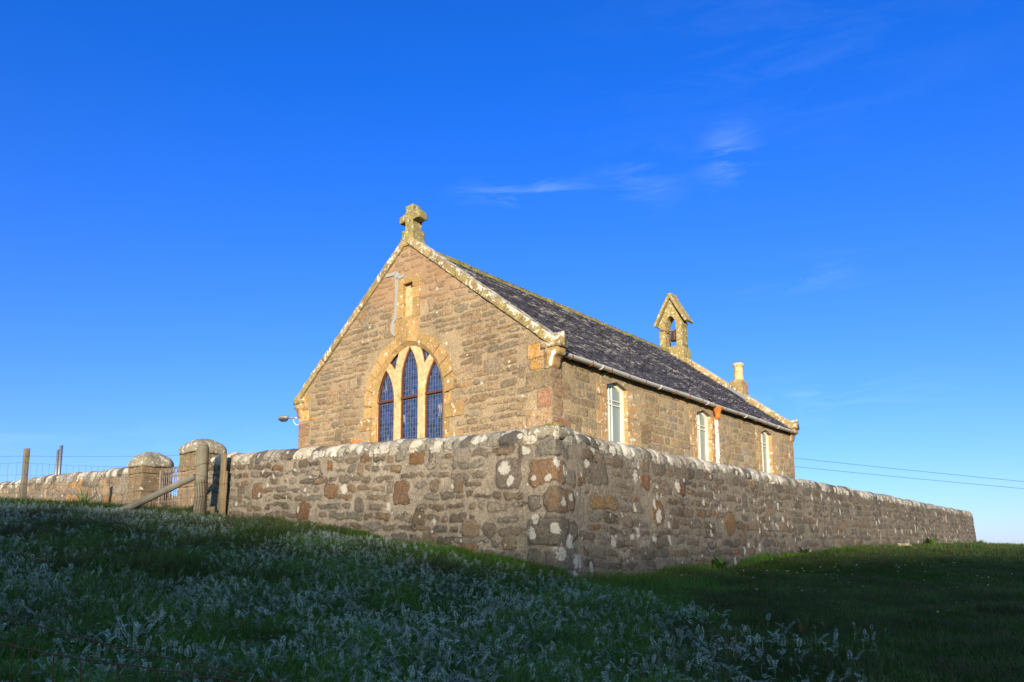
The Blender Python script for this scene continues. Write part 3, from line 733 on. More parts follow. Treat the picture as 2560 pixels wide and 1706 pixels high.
post('timber_plank', -5.62, 14.42, 1.96, 0, 'upright brown plank standing against the end of the rubble wall', 0, (.04, .155), 'plank', None, 'plank')
post('timber_batten', -5.55, 14.35, 1.62, 0, 'thin short batten standing right of the upright plank', .02, (.03, .045), 'plank', None, 'batten')
post('timber_stub', -5.80, 14.42, .93, 0, 'short cut timber stub at the foot of the thick round post', 0, (.06, .10), 'plank', None, 'stub')
LPX = (-10.06, 15.3)
post('fence_post', LPX[0], LPX[1], 2.215, 0, 'square weathered fence post standing alone at the left edge', .0, (.095, .10), 'post', None, 'post')
# diagonal strut
A = Vector((-6.09, 14.24, 1.50)); Bq = Vector((-7.75, 14.20, .70))
Ld = (Bq - A).length; bm = bmesh.new()
bmesh.ops.create_cone(bm, cap_ends=True, segments=12, radius1=.062, radius2=.075, depth=Ld, matrix=Matrix.Translation((Ld / 2, 0, 0)) @ Matrix.Rotation(math.pi / 2, 4, 'Y'))
rough(bm, .07, .006, 6, 9)
o = bm_obj('timber_strut', bm, M['strut'], None, True, A); o.rotation_euler = (Bq - A).to_track_quat('X', 'Z').to_euler()
tag(o, 'slanting round timber strut leaning from the ground to the thick post', 'strut')

# stock fence: top strand and netting between the fence posts
def sag(a, b, t, s): p = a.lerp(b, t); p.z -= s * 4 * t * (1 - t); return p
PL_ = Vector((LPX[0] + .03, LPX[1] - .06, 0)); PS_ = Vector((SP[0] - .08, SP[1] - .10, 0)); PX_ = Vector((-17.5, 17.5, 0))
fence = empty('wire_fence', (PL_.x, PL_.y, gz_at(PL_.x, PL_.y)), 0, 'slack wire netting strung from the thick round post past the square post', 'fence')
fo = Vector(fence.location)
hs_post = [2.05, 1.91, 1.665, 1.47, 1.28, 1.13, 1.02]
hs_str = [1.92, 1.70, 1.52, 1.37, 1.24, 1.10, .94]
hs_far = [2.35, 2.2, 1.98, 1.80, 1.62, 1.47, 1.36]
def strand(name, k, r, mat):
    bm = bmesh.new(); pts = []
    for a, b, za, zb_, n in ((PX_, PL_, hs_far[k], hs_post[k], 14), (PL_, PS_, hs_post[k], hs_str[k], 26)):
        for i in range(n + (b is PS_)):
            t = i / n; p = sag(Vector((a.x, a.y, za)), Vector((b.x, b.y, zb_)), t, .025 + (.0 if k == 0 else .02))
            if k: p.z += .008 * math.sin(i * 2.1 + k)
            pts.append(p - fo)
    tube(bm, pts, r, 5); bm_obj(name, bm, mat, fence, True)
strand('top_strand', 0, .0028, M['wire'])
for k in range(1, 7): strand('netting_strand', k, .0024, M['wire'])
bm = bmesh.new()
for a, b, ha, hb, n in ((PX_, PL_, hs_far, hs_post, 34), (PL_, PS_, hs_post, hs_str, 27)):
    for i in range(1, n):
        t = i / n; pts = []
        for k in range(1, 7):
            p = sag(Vector((a.x, a.y, ha[k])), Vector((b.x, b.y, hb[k])), t, .045); p.x += .008 * math.sin(i * 3 + k * 2); pts.append(p - fo)
        tube(bm, pts, .0022, 4)
bm_obj('stay_wires', bm, M['wire'], fence, True)
# wire wrapped round the strainer
bm = bmesh.new()
for i, z in enumerate((1.72, 1.52, 1.36, 1.22, 1.10, .97, .86)):
    c = Vector((SP[0], SP[1], z)) - fo; sl_ = (.05, -.03, .04, -.05, .02, -.06, .03)[i]
    tube(bm, [c + Vector((.124 * math.cos(t), .124 * math.sin(t), sl_ * math.cos(t))) for t in [2 * math.pi * q / 20 for q in range(21)]], .003, 5)
for q in range(5):
    a0 = -1.9 + q * .35; tube(bm, [Vector((SP[0] + .128 * math.cos(a0), SP[1] + .128 * math.sin(a0), 1.4 + .02 * q)) - fo, Vector((SP[0] + .128 * math.cos(a0 + .3), SP[1] + .128 * math.sin(a0 + .3), 1.1)) - fo, Vector((SP[0] + .128 * math.cos(a0), SP[1] + .128 * math.sin(a0), .80)) - fo], .0028, 5)
tube(bm, [Vector((SP[0] + .1, SP[1] - .06, 1.42)) - fo, Vector((-5.75, 14.3, 1.36)) - fo, Vector((-5.5, 14.34, 1.37)) - fo], .003, 5)
bm_obj('wrapped_wire', bm, M['rust_wire'], fence, True)

# foreground fence wires, close to the photographer
A0 = Vector((-2.05, 2.25, .02)); 
fg = empty('netting_fence', (-1.6, 1.7, gz_at(-1.6, 1.7)), 0, 'rusty sagging fence wires crossing the shaded lower left corner', 'fence')
fo2 = Vector(fg.location)
def ray_pt(x, y, dist):
    r_ = math.radians(-ROLL); X = x - 1280; Y = y - 1138.35; X, Y = X * math.cos(r_) - Y * math.sin(r_), X * math.sin(r_) + Y * math.cos(r_)
    t = math.radians(PITCH); d = Vector((X, F_PX * math.cos(t) + Y * math.sin(t), F_PX * math.sin(t) - Y * math.cos(t))); return d / d.y * dist
def polywire(name, px, r, wob=0, parts=1):
    bm = bmesh.new(); pts = []
    for (x, y, dd) in px: pts.append(ray_pt(x, y, dd))
    full = []
    for i in range(len(pts) - 1):
        for q in range(10):
            p = pts[i].lerp(pts[i + 1], q / 10); p.z += wob * math.sin((i * 10 + q) * 1.3); full.append(p - fo2)
    full.append(pts[-1] - fo2); tube(bm, full, r, 6); return bm, full
bm, a_ = polywire('s', [(-500, 1400, 2.25), (0, 1541, 2.0), (300, 1620, 1.87), (700, 1706, 1.7), (1300, 1800, 1.5)], .0016); bm_obj('plain_strand', bm, M['rust_wire'], fg, True)
bm, b_ = polywire('s', [(-500, 1540, 2.25), (0, 1608, 2.0), (150, 1640, 1.93), (330, 1665, 1.86), (560, 1700, 1.75), (900, 1745, 1.62)], .0017, .002)
for i in range(4, len(b_), 4):
    p = b_[i]
    tube(bm, [p + Vector((-.006, .003, .008)), p + Vector((.006, 0, -.008))], .0022, 5)
bm_obj('netting_strand', bm, M['rust_wire'], fg, True)
for i in (12, 15, 19, 23, 28, 33):
    if i < len(b_):
        bm = bmesh.new(); tube(bm, [b_[i], b_[i] + Vector((.004, 0, -.08)), b_[i] + Vector((-.004, .0, -.17))], .0016, 5); bm_obj('stay_wire', bm, M['rust_wire'], fg, True)

# pipes behind the left wall
for x, y, zt, r, lb in ((-16.52, 27, 4.02, .055, 'taller galvanised pipe standing behind the left wall'), (-16.64, 27.02, 3.87, .045, 'shorter galvanised pipe just left of its taller twin')):
    zb = gz_at(x, y) - .2; bm = bmesh.new(); H_ = zt - zb
    tube(bm, [(0, 0, 0), (.01, 0, H_ * .5), (.022, 0, H_)], r, 14)
    for zz in (H_ - .02, H_ - .25): tube(bm, [(.02, 0, zz), (.02, 0, zz + .02)], r * 1.08, 14)
    tag(bm_obj('metal_pipe', bm, M['galv'], None, True, (x, y, zb)), lb, 'pipe', 'pair of metal pipes')
# power cables on the right
for za, zb_, lb in ((7.40, 5.54, 'upper thin power cable crossing the sky right of the church'), (6.66, 4.96, 'lower thin power cable crossing the sky right of the church')):
    bm = bmesh.new(); a, b = Vector((17.0, 60, za + .62)), Vector((41.36, 60, zb_)); c_ = b + (b - a) * 1.2
    tube(bm, [sag(a, c_, i / 24, .25) + Vector((0, 0, .24 * 4 * (24.36 / 53.6) * (1 - 24.36 / 53.6))) for i in range(25)], .016, 6)
    tag(bm_obj('power_cable', bm, M['cable'], None), lb, 'cable', 'overhead power cables')

# ------------------------------------------------------------ the church
W, L, HA, SLP = 7.4, 11.72, 6.44, .777
ZB = -.1
church = empty('church', CH + Vector((0, 0, ZB)), ANG, 'small stone church with slate roof, three-light gable window and bellcote', 'church')
CZ = Vector((0, 0, -ZB))          # local shift so that local z equals world z
class Shift:
    pass
def place(o, par=None):
    """children are built in church coordinates with world z; hang them on the church"""
    o.parent = par or church
    if par is None: o.location = CZ
    return o
def part(name, bm, mat, par=None, smooth=False, label=None):
    o = bm_obj(name, bm, M[mat], None, smooth); place(o, par)
    if label: o['label'] = label
    return o
def roofz(v): return HA - SLP * abs(v - W / 2)
WC = 3.645
def arch(hw, R, sp, n=24, full=False, c=WC):
    """pointed arch outline points from right spring over to left spring (v,z)"""
    e = R - hw; top = math.sqrt(max(R * R - e * e, 0)); a1 = math.atan2(top, e)
    r = [(c + (-(R * math.cos(a1 * i / n) - e)), sp + R * math.sin(a1 * i / n)) for i in range(n + 1)]
    l = [(2 * c - p[0], p[1]) for p in r[::-1]]
    return r + l[1:]
# gable wall
GP = pal_of([(4, (.265, .195, .125)), (3, (.235, .172, .115)), (2, (.215, .178, .13)), (1, (.285, .19, .115)), (.25, (.32, .165, .075))])
SPAL = pal_of([(4, (.33, .25, .155)), (3, (.28, .215, .135)), (2, (.25, .205, .15)), (.8, (.33, .23, .14)), (.2, (.3, .17, .10))])
rng = random.Random(101)
gzones = [(WC - 1.36, WC + 1.36, -1, 3.2), (WC - 1.3, WC + 1.3, 3.2, 4.2), (WC - .9, WC + .9, 4.0, 4.5), (WC - .42, WC + .36, 4.4, 5.75), (-.1, .40, -.3, 3.3), (-.1, .52, 3.2, 3.9), (6.95, 7.5, 3.0, 3.9), (7.05, 7.5, -.3, 3.1)]
gst = layout(rng, 0, W, -.2, 6.6, (.09, .20), (.15, .48), .013, GP, n=(2.6, 5), miss=.03, tall=.07, jit=.4, zones=gzones)
# corner stones
def quoins(side, zs, a, b, pal_):
    out = []
    for i, z in enumerate(zs):
        w = a if i % 2 else b
        out.append(((w / 2) if side == 0 else W - w / 2, z, w / 2 - .004, .155, 8, pal_(rng), 0))
    return out
QP = pal_of([(2, (.25, .165, .10)), (2, (.27, .185, .11)), (1, (.23, .17, .10)), (.6, (.28, .155, .10))])
gst += quoins(0, [1.0 + .33 * i for i in range(7)], .30, .55, QP) + quoins(1, [.9 + .33 * i for i in range(7)], .3, .45, QP)
OP = pal_of([(1, (.50, .31, .12)), (1, (.44, .27, .11))])
gst += [(.27, 3.52, .25, .13, 8, OP(rng), 0), (.24, 3.27, .22, .10, 8, OP(rng), 0), (7.2, 3.52, .16, .17, 8, OP(rng), 0), (7.2, 3.2, .2, .13, 8, OP(rng), 0), (6.85, 3.1, .09, .045, 4, (.45, .2, .06), 0), (5.25, 2.42, .2, .07, 3, (.45, .2, .07), 0)]
gsp = [(rng.uniform(0, W), rng.uniform(1.8, 5.5), rng.uniform(.015, .045), .8) for _ in range(60)]
va = np.arange(0, W + .001, .0185); za = np.r_[np.arange(-.4, 1.7, .08), np.arange(1.7, 6.5, .0185)]
S, H, sd, col, lich = paint(va, za, gst, gsp, 201, warp=.014, wf=8)
disp = .012 * sstep(-.01, .02, sd) + .004 * fbm(S * 5, H * 5, 33) + .005 * fbm(S * 26, H * 26, 34, 3) + .008 * fbm(S * 1.1, H * 1.1, 35, 2)
red = sstep(-.1, .5, fbm(S * 1.3, H * 1.3, 55) + np.clip((H - 4.9) / 1.0, -1, .8) * 1.0 - .15)
P = np.stack([-disp, S, H], -1)
inarch = (np.abs(S - WC) < 1.17) & (H < 3.1) & (H > 1.9)
rr = np.sqrt((np.abs(S - WC) + .0) ** 2 + (H - 3.1) ** 2); inarch |= (H >= 3.1) & (rr < 1.18)
innich = (np.abs(S - 3.655) < .16) & (H > 4.87) & (H < 5.55)
keep = (H < HA - SLP * np.abs(S - W / 2) + .03) & ~inarch & ~innich
place(grid_mesh('gable_wall', P, sd, col, lich, red, keep, M['gable_wall'], flip=True))
# near side wall
WU = (1.738, 5.496, 9.275); WW = .744; ZS, ZP, ZSILL = 3.17, 3.275, 1.35
szones = [(u - .42, u + WW + .40, 1.1, 3.6) for u in WU] + [(-.1, .45, -.4, 3.6)]
sst = layout(rng, 0, L, -.2, 3.6, (.13, .21), (.22, .5), .010, SPAL, n=(4, 8), miss=.02, tall=.05, jit=.15, zones=szones)
for i, z in enumerate([.85 + .33 * k for k in range(8)]):
    w = (.55, .32)[i % 2]; sst.append((w / 2, z, w / 2 - .004, .155, 8, QP(rng), 0)); w = (.35, .5)[i % 2]; sst.append((L - w / 2, z, w / 2, .15, 8, QP(rng), 0))
ssp = [(rng.uniform(0, L), rng.uniform(1.8, 3.4), rng.uniform(.01, .035), 1.1) for _ in range(60)] + [(L - .35, 2.75, .06, 2), (L - 1.0, 2.2, .07, 1.5), (L - .7, 2.35, .05, 1.2), (3.3, 3.1, .04, 1)]
ua = [0.]
while ua[-1] < L: ua.append(min(L, ua[-1] + .017 + ua[-1] * .0016))
ua = np.array(ua); zs_ = np.r_[np.arange(-.4, 1.7, .08), np.arange(1.7, 3.56, .0185)]
S, H, sd, col, lich = paint(ua, zs_, sst, ssp, 301, warp=.012, wf=8)
disp = .008 * sstep(-.01, .02, sd) + .004 * fbm(S * 5, H * 5, 43) + .005 * fbm(S * 26, H * 26, 44, 3) + .008 * fbm(S * 1.1, H * 1.1, 45, 2)
P = np.stack([S, -disp, H], -1)
keep = np.ones(S.shape, bool)
for u in WU: keep &= ~((S > u - .03) & (S < u + WW + .03) & (H > ZSILL) & (H < ZP + .05))
place(grid_mesh('side_wall', P, sd, col, lich, None, keep, M['side_wall']))
# far side wall and back gable (plain)
def coarse_wall(name, ca, ra, f, keepf, pal_, mat, seed, flip):
    st = layout(random.Random(seed), ca[0], ca[-1], ra[0], ra[-1], (.13, .24), (.22, .55), .014, pal_)
    S, H, sd, col, lich = paint(ca, ra, st, [], seed); P = f(S, H, .01 * sstep(-.01, .02, sd))
    place(grid_mesh(name, P, sd, col, lich, None, keepf(S, H) if keepf else None, M[mat], flip=flip))
coarse_wall('side_wall', np.arange(0, L, .06), np.arange(-.4, 3.56, .06), lambda S, H, d: np.stack([S, W + d, H], -1), None, SPAL, 'side_wall', 9, True)
coarse_wall('gable_wall', np.arange(0, W + .01, .06), np.arange(-.4, 6.5, .06), lambda S, H, d: np.stack([L + d, S, H], -1), lambda S, H: H < HA - SLP * np.abs(S - W / 2) + .03, GP, 'gable_wall', 10, False)

# voussoirs and margin round the big window
SPR = 3.09
def inner_pt(side, t):    # t 0..1 from springing to crown; side +1 = left (greater v)
    R, hw = 1.25, 1.08; e = R - hw; a1 = math.acos(e / R); a = a1 * t
    return (WC + side * (R * math.cos(a) - e), SPR + R * math.sin(a))
def outer_pt(side, t):
    a = math.pi / 2 * t; return (WC + side * 1.35 * math.cos(a), SPR + .05 + 1.345 * math.sin(a))
bm = bmesh.new()
NV = 6
for side in (1, -1):
    for i in range(NV):
        t0, t1 = i / NV + .004, (i + 1) / NV - .004
        if i == NV - 1: t1 = 1 - .003
        k = 5; ins = [inner_pt(side, t0 + (t1 - t0) * q / k) for q in range(k + 1)]; outs = [outer_pt(side, t0 + (t1 - t0) * q / k) for q in range(k + 1)]
        add_prism(bm, ins + outs[::-1], -.020, .06, VZ)
# jambs: alternating long and short blocks below the springing
for side in (1, -1):
    for i, (zt, zb_, w) in enumerate(((SPR - .006, 2.86, .27), (2.852, 2.60, .42) , (2.592, 2.32, .10), (2.312, 2.05, .44), (2.042, 1.78, .12), (1.772, 1.5, .4))):
        if side == -1: w = (.17, .50, .10, .48, .12, .4)[i]
        a, b = WC + side * 1.08, WC + side * (1.08 + w)
        add_prism(bm, [(a, zb_), (b, zb_), (b, zt), (a, zt)], -.018, .06, VZ)
add_prism(bm, [(WC - 1.25, 1.35), (WC + 1.25, 1.35), (WC + 1.25, 1.49), (WC - 1.25, 1.49)], -.08, .2, VZ)
gw = part('gable_window', bm, 'margin')
# panel stones between the arch crown and the niche
bm = bmesh.new()
add_prism(bm, [(3.99, 4.36), (WC + .02, 4.475), (WC + .02, 4.81), (4.0, 4.86), (4.08, 4.6)], -.012, .05, VZ)
add_prism(bm, [(WC + .01, 4.475), (3.32, 4.39), (3.30, 4.80), (WC + .01, 4.81)], -.011, .05, VZ)
part('panel_stones', bm, 'margin')
# splayed reveal between the face arch and the glass line
def outline(hw, R, sp, zb_, c=WC, n=20):
    a = arch(hw, R, sp, n, c=c); return [(c - hw, zb_)] + a + [(c + hw, zb_)]
bm = bmesh.new(); o1 = outline(1.085, 1.255, SPR, 1.49); o2 = outline(.985, 1.16, SPR + .01, 1.49); o3 = outline(.985, 1.16, SPR + .01, 1.49)
ra_ = [bm.verts.new((-.016, p[0], p[1])) for p in o1]; rb_ = [bm.verts.new((.045, p[0] + .01, p[1])) for p in o2]; rc_ = [bm.verts.new((.056, p[0] + .01, p[1])) for p in o3]
for i in range(len(o1) - 1):
    bm.faces.new((ra_[i], ra_[i + 1], rb_[i + 1], rb_[i])); bm.faces.new((rb_[i], rb_[i + 1], rc_[i + 1], rc_[i]))
part('reveal', bm, 'margin', gw)
gw_children_z = 0
# tracery plate with three lancets and two small eyes
TC_ = 3.66
def lancet(c, hw, sp, zb_, top, n=12, ins=0):
    h = top - sp; w = hw - ins; R = (h * h + w * w) / (2 * w) if h > w else w; e = R - w; a1 = math.acos(e / R)
    r = [(c - (R * math.cos(a1 * i / n) - e), sp + R * math.sin(a1 * i / n)) for i in range(n + 1)]
    sc = (top - ins * 1.5 - sp) / (r[-1][1] - sp); r = [(p[0], sp + (p[1] - sp) * sc) for p in r]
    return [(c - w, zb_ + ins)] + r + [(2 * c - p[0], p[1]) for p in r[::-1][1:]] + [(c + w, zb_ + ins)]
lan = [(TC_ + .72, .262, 3.16, 1.55, 3.85), (TC_, .262, 3.52, 1.55, 4.235), (TC_ - .72, .262, 3.16, 1.55, 3.85)]
eyes = [[(TC_ + s * .30, 4.205), (TC_ + s * .47, 4.115), (TC_ + s * .615, 3.985), (TC_ + s * .52, 3.89), (TC_ + s * .435, 3.79), (TC_ + s * .38, 4.0)] for s in (1, -1)]
plate('tracery', [outline(1.10, 1.27, SPR + .01, 1.44, TC_)] + [lancet(*q) for q in lan] + eyes, .050, .14, VZ, M['tracery'], gw, .014)
for q in lan:
    plate('window_frame', [lancet(*q), lancet(*q, ins=.040)], .085, .125, VZ, M['wood_dark'], gw)
    c, hw, sp, zb_, top = q
    bm = bmesh.new(); add_prism(bm, [(c - hw, 3.175 - .02), (c + hw, 3.175 - .02), (c + hw, 3.175 + .022), (c - hw, 3.175 + .022)], .070, .12, VZ); 
    o = bm_obj('transom', bm, M['wood_dark'], gw)
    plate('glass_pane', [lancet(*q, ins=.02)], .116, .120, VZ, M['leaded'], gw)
    # leading clipped to the light
    bm = bmesh.new(); hw2 = hw - .035
    L_ = lancet(*q, ins=.035); rp = [p for p in L_ if p[0] <= c + 1e-6]
    zr = [p[1] for p in rp]; vr = [c - p[0] for p in rp]
    def halfw(z): return float(np.interp(z, zr, vr))
    def zmax(dv): return max([z for z in np.linspace(sp, top - .05, 60) if halfw(z) >= abs(dv)] or [sp])
    nvt = 5
    for i in range(1, nvt + 1):
        dv = -hw2 + 2 * hw2 * i / (nvt + 1); add_box(bm, (.112, c + dv, (zmax(dv) + zb_) / 2), (.008, .0065, zmax(dv) - zb_))
    z = zb_ + .04
    while z < top - .08:
        w_ = halfw(z); add_box(bm, (.1125, c, z), (.0085, 2 * w_, .0065)); z += .096
    bm_obj('leading', bm, M['lead'], gw)
for e in eyes:
    cx = sum(p[0] for p in e) / 6; cz = sum(p[1] for p in e) / 6; inn = [(cx + (p[0] - cx) * .72, cz + (p[1] - cz) * .80) for p in e]
    plate('window_frame', [e, inn], .085, .125, VZ, M['wood_dark'], gw)
    plate('glass_pane', [[(cx + (p[0] - cx) * .9, cz + (p[1] - cz) * .9) for p in e]], .116, .12, VZ, M['leaded'], gw)
    bm = bmesh.new(); tube(bm, [(.112, cx + .045 * math.cos(t), cz + .055 * math.sin(t)) for t in [2 * math.pi * q / 16 for q in range(17)]], .004, 5)
    for a, b in ((0, 2), (1, 3), (4, 1)): tube(bm, [(.112, inn[a][0], inn[a][1]), (.112, cx, cz), (.112, inn[b][0], inn[b][1])], .003, 4)
    bm_obj('leading', bm, M['lead'], gw)
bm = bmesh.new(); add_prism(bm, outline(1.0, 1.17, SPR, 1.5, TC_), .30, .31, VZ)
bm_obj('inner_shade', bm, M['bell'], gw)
# niche with louvre high in the gable
bm = bmesh.new(); NC, Na, Nb, Nz0, Nz1 = 3.655, 3.515, 3.80, 4.86, 5.57
for a, b, c_, d_ in ((3.30, Na, 4.79, 5.20), (3.28, Na, 5.206, 5.44), (3.27, Na, 5.446, 5.70), (Nb, 3.99, 4.86, 5.15), (Nb, 4.0, 5.156, 5.46), (Nb, 4.0, 5.466, 5.74)):
    add_prism(bm, [(a, c_), (b, c_), (b, d_), (a, d_)], -.012, .12, VZ)
add_prism(bm, [(Na + .002, 5.572), (Nb - .002, 5.572), (Nb - .002, 5.745), (Na + .002, 5.71)], -.013, .12, VZ); add_prism(bm, [(Na + .002, 4.78), (Nb - .002, 4.78), (Nb - .002, 4.858), (Na + .002, 4.858)], -.014, .12, VZ)
nw = part('niche', bm, 'margin')
bm = bmesh.new(); add_prism(bm, [(Na - .02, 4.84), (Nb + .02, 4.84), (Nb + .02, 5.58), (Na - .02, 5.58)], .065, .10, VZ); bm_obj('back_panel', bm, M['tracery'], nw)
bm = bmesh.new()
for k in range(3): add_box(bm, (.061, 3.575 + .05 * (k - 1), 5.505), (.01, .04, .045))
bm_obj('pane', bm, M['red_glass'], nw)
bm = bmesh.new(); add_box(bm, (.063, 3.655, 5.545), (.012, .27, .02)); bm_obj('slot', bm, M['bell'], nw)
# grey cement repair running down the joints
cr = [(4.35, 5.885, .035), (4.2, 5.875, .035), (4.03, 5.865, .045), (4.0, 5.80, .05), (4.0, 5.70, .04), (4.0, 5.38, .028), (4.015, 5.02, .03), (4.02, 4.90, .035), (4.10, 4.80, .04), (4.12, 4.66, .05), (4.09, 4.58, .035), (4.03, 4.50, .008)]
def ribbon(bm, pts):
    sm = []
    for i in range(len(pts) - 1):
        for q in range(6):
            t = q / 6; sm.append([pts[i][k] * (1 - t) + pts[i + 1][k] * t for k in range(3)])
    sm.append(list(pts[-1])); Lr = []; Rr = []
    for i, p in enumerate(sm):
        a = sm[max(i - 1, 0)]; b = sm[min(i + 1, len(sm) - 1)]; dx, dz = b[0] - a[0], b[1] - a[1]; l = math.hypot(dx, dz) + 1e-9
        w = p[2] * (1 + .35 * mnoise.noise(Vector((p[0] * 9, p[1] * 9, 0)))); nx, nz_ = -dz / l * w, dx / l * w
        Lr.append((bm.verts.new((-.028, p[0] + nx, p[1] + nz_)), bm.verts.new((.0, p[0] + nx * 1.2, p[1] + nz_ * 1.2)))); Rr.append((bm.verts.new((-.028, p[0] - nx, p[1] - nz_)), bm.verts.new((.0, p[0] - nx * 1.2, p[1] - nz_ * 1.2))))
    for i in range(len(sm) - 1):
        bm.faces.new((Lr[i][0], Lr[i + 1][0], Rr[i + 1][0], Rr[i][0])); bm.faces.new((Lr[i][1], Lr[i + 1][1], Lr[i + 1][0], Lr[i][0])); bm.faces.new((Rr[i][0], Rr[i + 1][0], Rr[i + 1][1], Rr[i][1]))
bm = bmesh.new(); ribbon(bm, cr); ribbon(bm, [(4.02, 5.74, .03), (3.9, 5.745, .03), (3.74, 5.75, .028)])
part('mortar_repair', bm, 'repair')

# side windows
def side_window(u0, i):
    uc = u0 + WW / 2; hw = WW / 2; bm = bmesh.new()
    head = [(u0, ZS), (uc, ZP), (u0 + WW, ZS)]
    # lintel with two-slope head
    add_prism(bm, [(u0 - .20, ZS + .003), (u0, ZS + .003), (uc, ZP), (u0 + WW, ZS + .003), (u0 + WW + .13, ZS + .003), (u0 + WW + .13, ZS + .262), (u0 - .20, ZS + .262)], -.014, .16, UZ)
    win = part('side_window', bm, 'lintel')
    bm = bmesh.new()
    z = ZS
    hs = [.24, .30, .26, .30, .28, .30, .2]
    for k, h_ in enumerate(hs):
        if z - h_ < ZSILL: h_ = z - ZSILL
        if h_ < .05: break
        wl = (.34, .20)[k % 2]; wr = (.20, .36)[(k + i) % 2]
        add_prism(bm, [(u0 - wl, z - h_ + .006), (u0, z - h_ + .006), (u0, z), (u0 - wl, z)], -.012, .16, UZ); add_prism(bm, [(u0 + WW, z - h_ + .006), (u0 + WW + wr, z - h_ + .006), (u0 + WW + wr, z), (u0 + WW, z)], -.012, .16, UZ)
        z -= h_
    add_prism(bm, [(u0 - .15, ZSILL - .15), (u0 + WW + .15, ZSILL - .15), (u0 + WW + .15, ZSILL), (u0 - .15, ZSILL)], -.06, .2, UZ)
    bm_obj('margin', bm, M['margin_side'], win)
    a, b, zb_ = u0, u0 + WW, ZSILL
    fr_o = [(a, zb_), (b, zb_), (b, ZS), (uc, ZP), (a, ZS)]; t = .058
    fr_i = [(a + t, zb_ + .08), (b - t - .02, zb_ + .08), (b - t - .02, ZS - .035), (uc, ZP - .07), (a + t, ZS - .035)]
    plate('window_frame', [fr_o, fr_i], .078, .14, UZ, M['white_paint'], win)
    plate('glass_pane', [fr_o], .118, .122, UZ, M['pane'], win)
    bm = bmesh.new()
    zm1, zm2 = 2.925, 2.835
    for du in (.245, .345): add_box(bm, (a + du, .105, (zb_ + ZP - .05) / 2 + .0), (.017, .02, ZP - .06 - zb_ - (.06 if du < .3 else 0)))
    for zz in (zm1, zm2): add_box(bm, (uc, .104, zz), (WW - .1, .021, .017))
    bm_obj('glazing_bars', bm, M['white_paint'], win)
    return win
for i, u in enumerate(WU): side_window(u, i)
bm = bmesh.new(); add_box(bm, (L / 2, .26, 2.2), (L - .5, .01, 2.4)); part('inner_shade', bm, 'bell')

# roof: slates laid in courses on both slopes, one mesh per slope
def slope_pt(u, s, lift, far=False):      # s measured down the slope from the ridge
    ca, sa = math.cos(RA), math.sin(RA); v = W / 2 - s * ca - lift * sa if not far else W / 2 + s * ca + lift * sa
    return (u, v, RZ - s * sa + lift * ca)
RZ = 6.44; RA = math.atan2(RZ - 3.475, W / 2 + .10); SL = math.hypot(RZ - 3.475, W / 2 + .10)
R = random.Random(77)
for far in (False, True):
    vs = []; fs = []
    nrow = 37; ex = SL / nrow
    for r_ in range(nrow):
        s0, s1 = r_ * ex, (r_ + 1) * ex; u = .33 + (-.12 if r_ % 2 else 0)
        while u < 11.45:
            w = R.uniform(.14, .24); u0, u1 = max(u, .30), min(u + w - .004, 11.42)
            if u1 > u0 + .02:
                l = .018 + R.uniform(0, .014); tw = R.uniform(-.003, .003); js = R.uniform(-.012, .012); k = len(vs)
                vs += [slope_pt(u0, s0 - .02, .0, far), slope_pt(u1, s0 - .02, .0, far), slope_pt(u1, s1 + js, l + tw, far), slope_pt(u0, s1 + js, l - tw, far), slope_pt(u1, s1 + js, -.006, far), slope_pt(u0, s1 + js, -.006, far)]
                fs += [(k, k + 1, k + 2, k + 3), (k + 3, k + 2, k + 4, k + 5)]
            u += w
    me = np_mesh('roof', vs, fs); o = link('roof', me, M['slate']); place(o)
    if not far: roof_near = o
    bm = bmesh.new(); add_prism(bm, [(W / 2, RZ - .02), ((-.09 if not far else W + .09), 3.45), ((-.09 if not far else W + .09), 3.41), (W / 2, RZ - .1)], .3, 11.42, (VY, ZZ, UX, O0)); bm_obj('underlay', bm, M['bell'], o)
# mossy ridge
bm = bmesh.new()
pts = [(.3 + 11.1 * i / 60, W / 2, RZ - .015) for i in range(61)]
tube(bm, pts, [.085] * 61, 12)
for v in bm.verts:
    n = mnoise.noise(v.co * 5) + .8 * mnoise.noise(v.co * 14) + .5 * mnoise.noise(v.co * 31); d = Vector((0, v.co.y - W / 2, v.co.z - RZ)); v.co += d.normalized() * n * .036 if d.length > 0 else d
rough(bm, .07, .012, 18, 3)
part('ridge', bm, 'moss', roof_near, True)
R = random.Random(4); bm = bmesh.new()
for _ in range(2600):
    u = R.uniform(.3, 11.4); a = R.uniform(.2, 2.9); b = Vector((u, W / 2 + .09 * math.cos(a), RZ - .02 + .09 * math.sin(a))); t = b + Vector((R.uniform(-.015, .015), .03 * math.cos(a), .03 * math.sin(a))) * R.uniform(.4, 1.1)
    w = Vector((.012, 0, 0)); bm.faces.new([bm.verts.new(b - w), bm.verts.new(b + w), bm.verts.new(t)])
part('ridge_moss', bm, 'moss', roof_near)

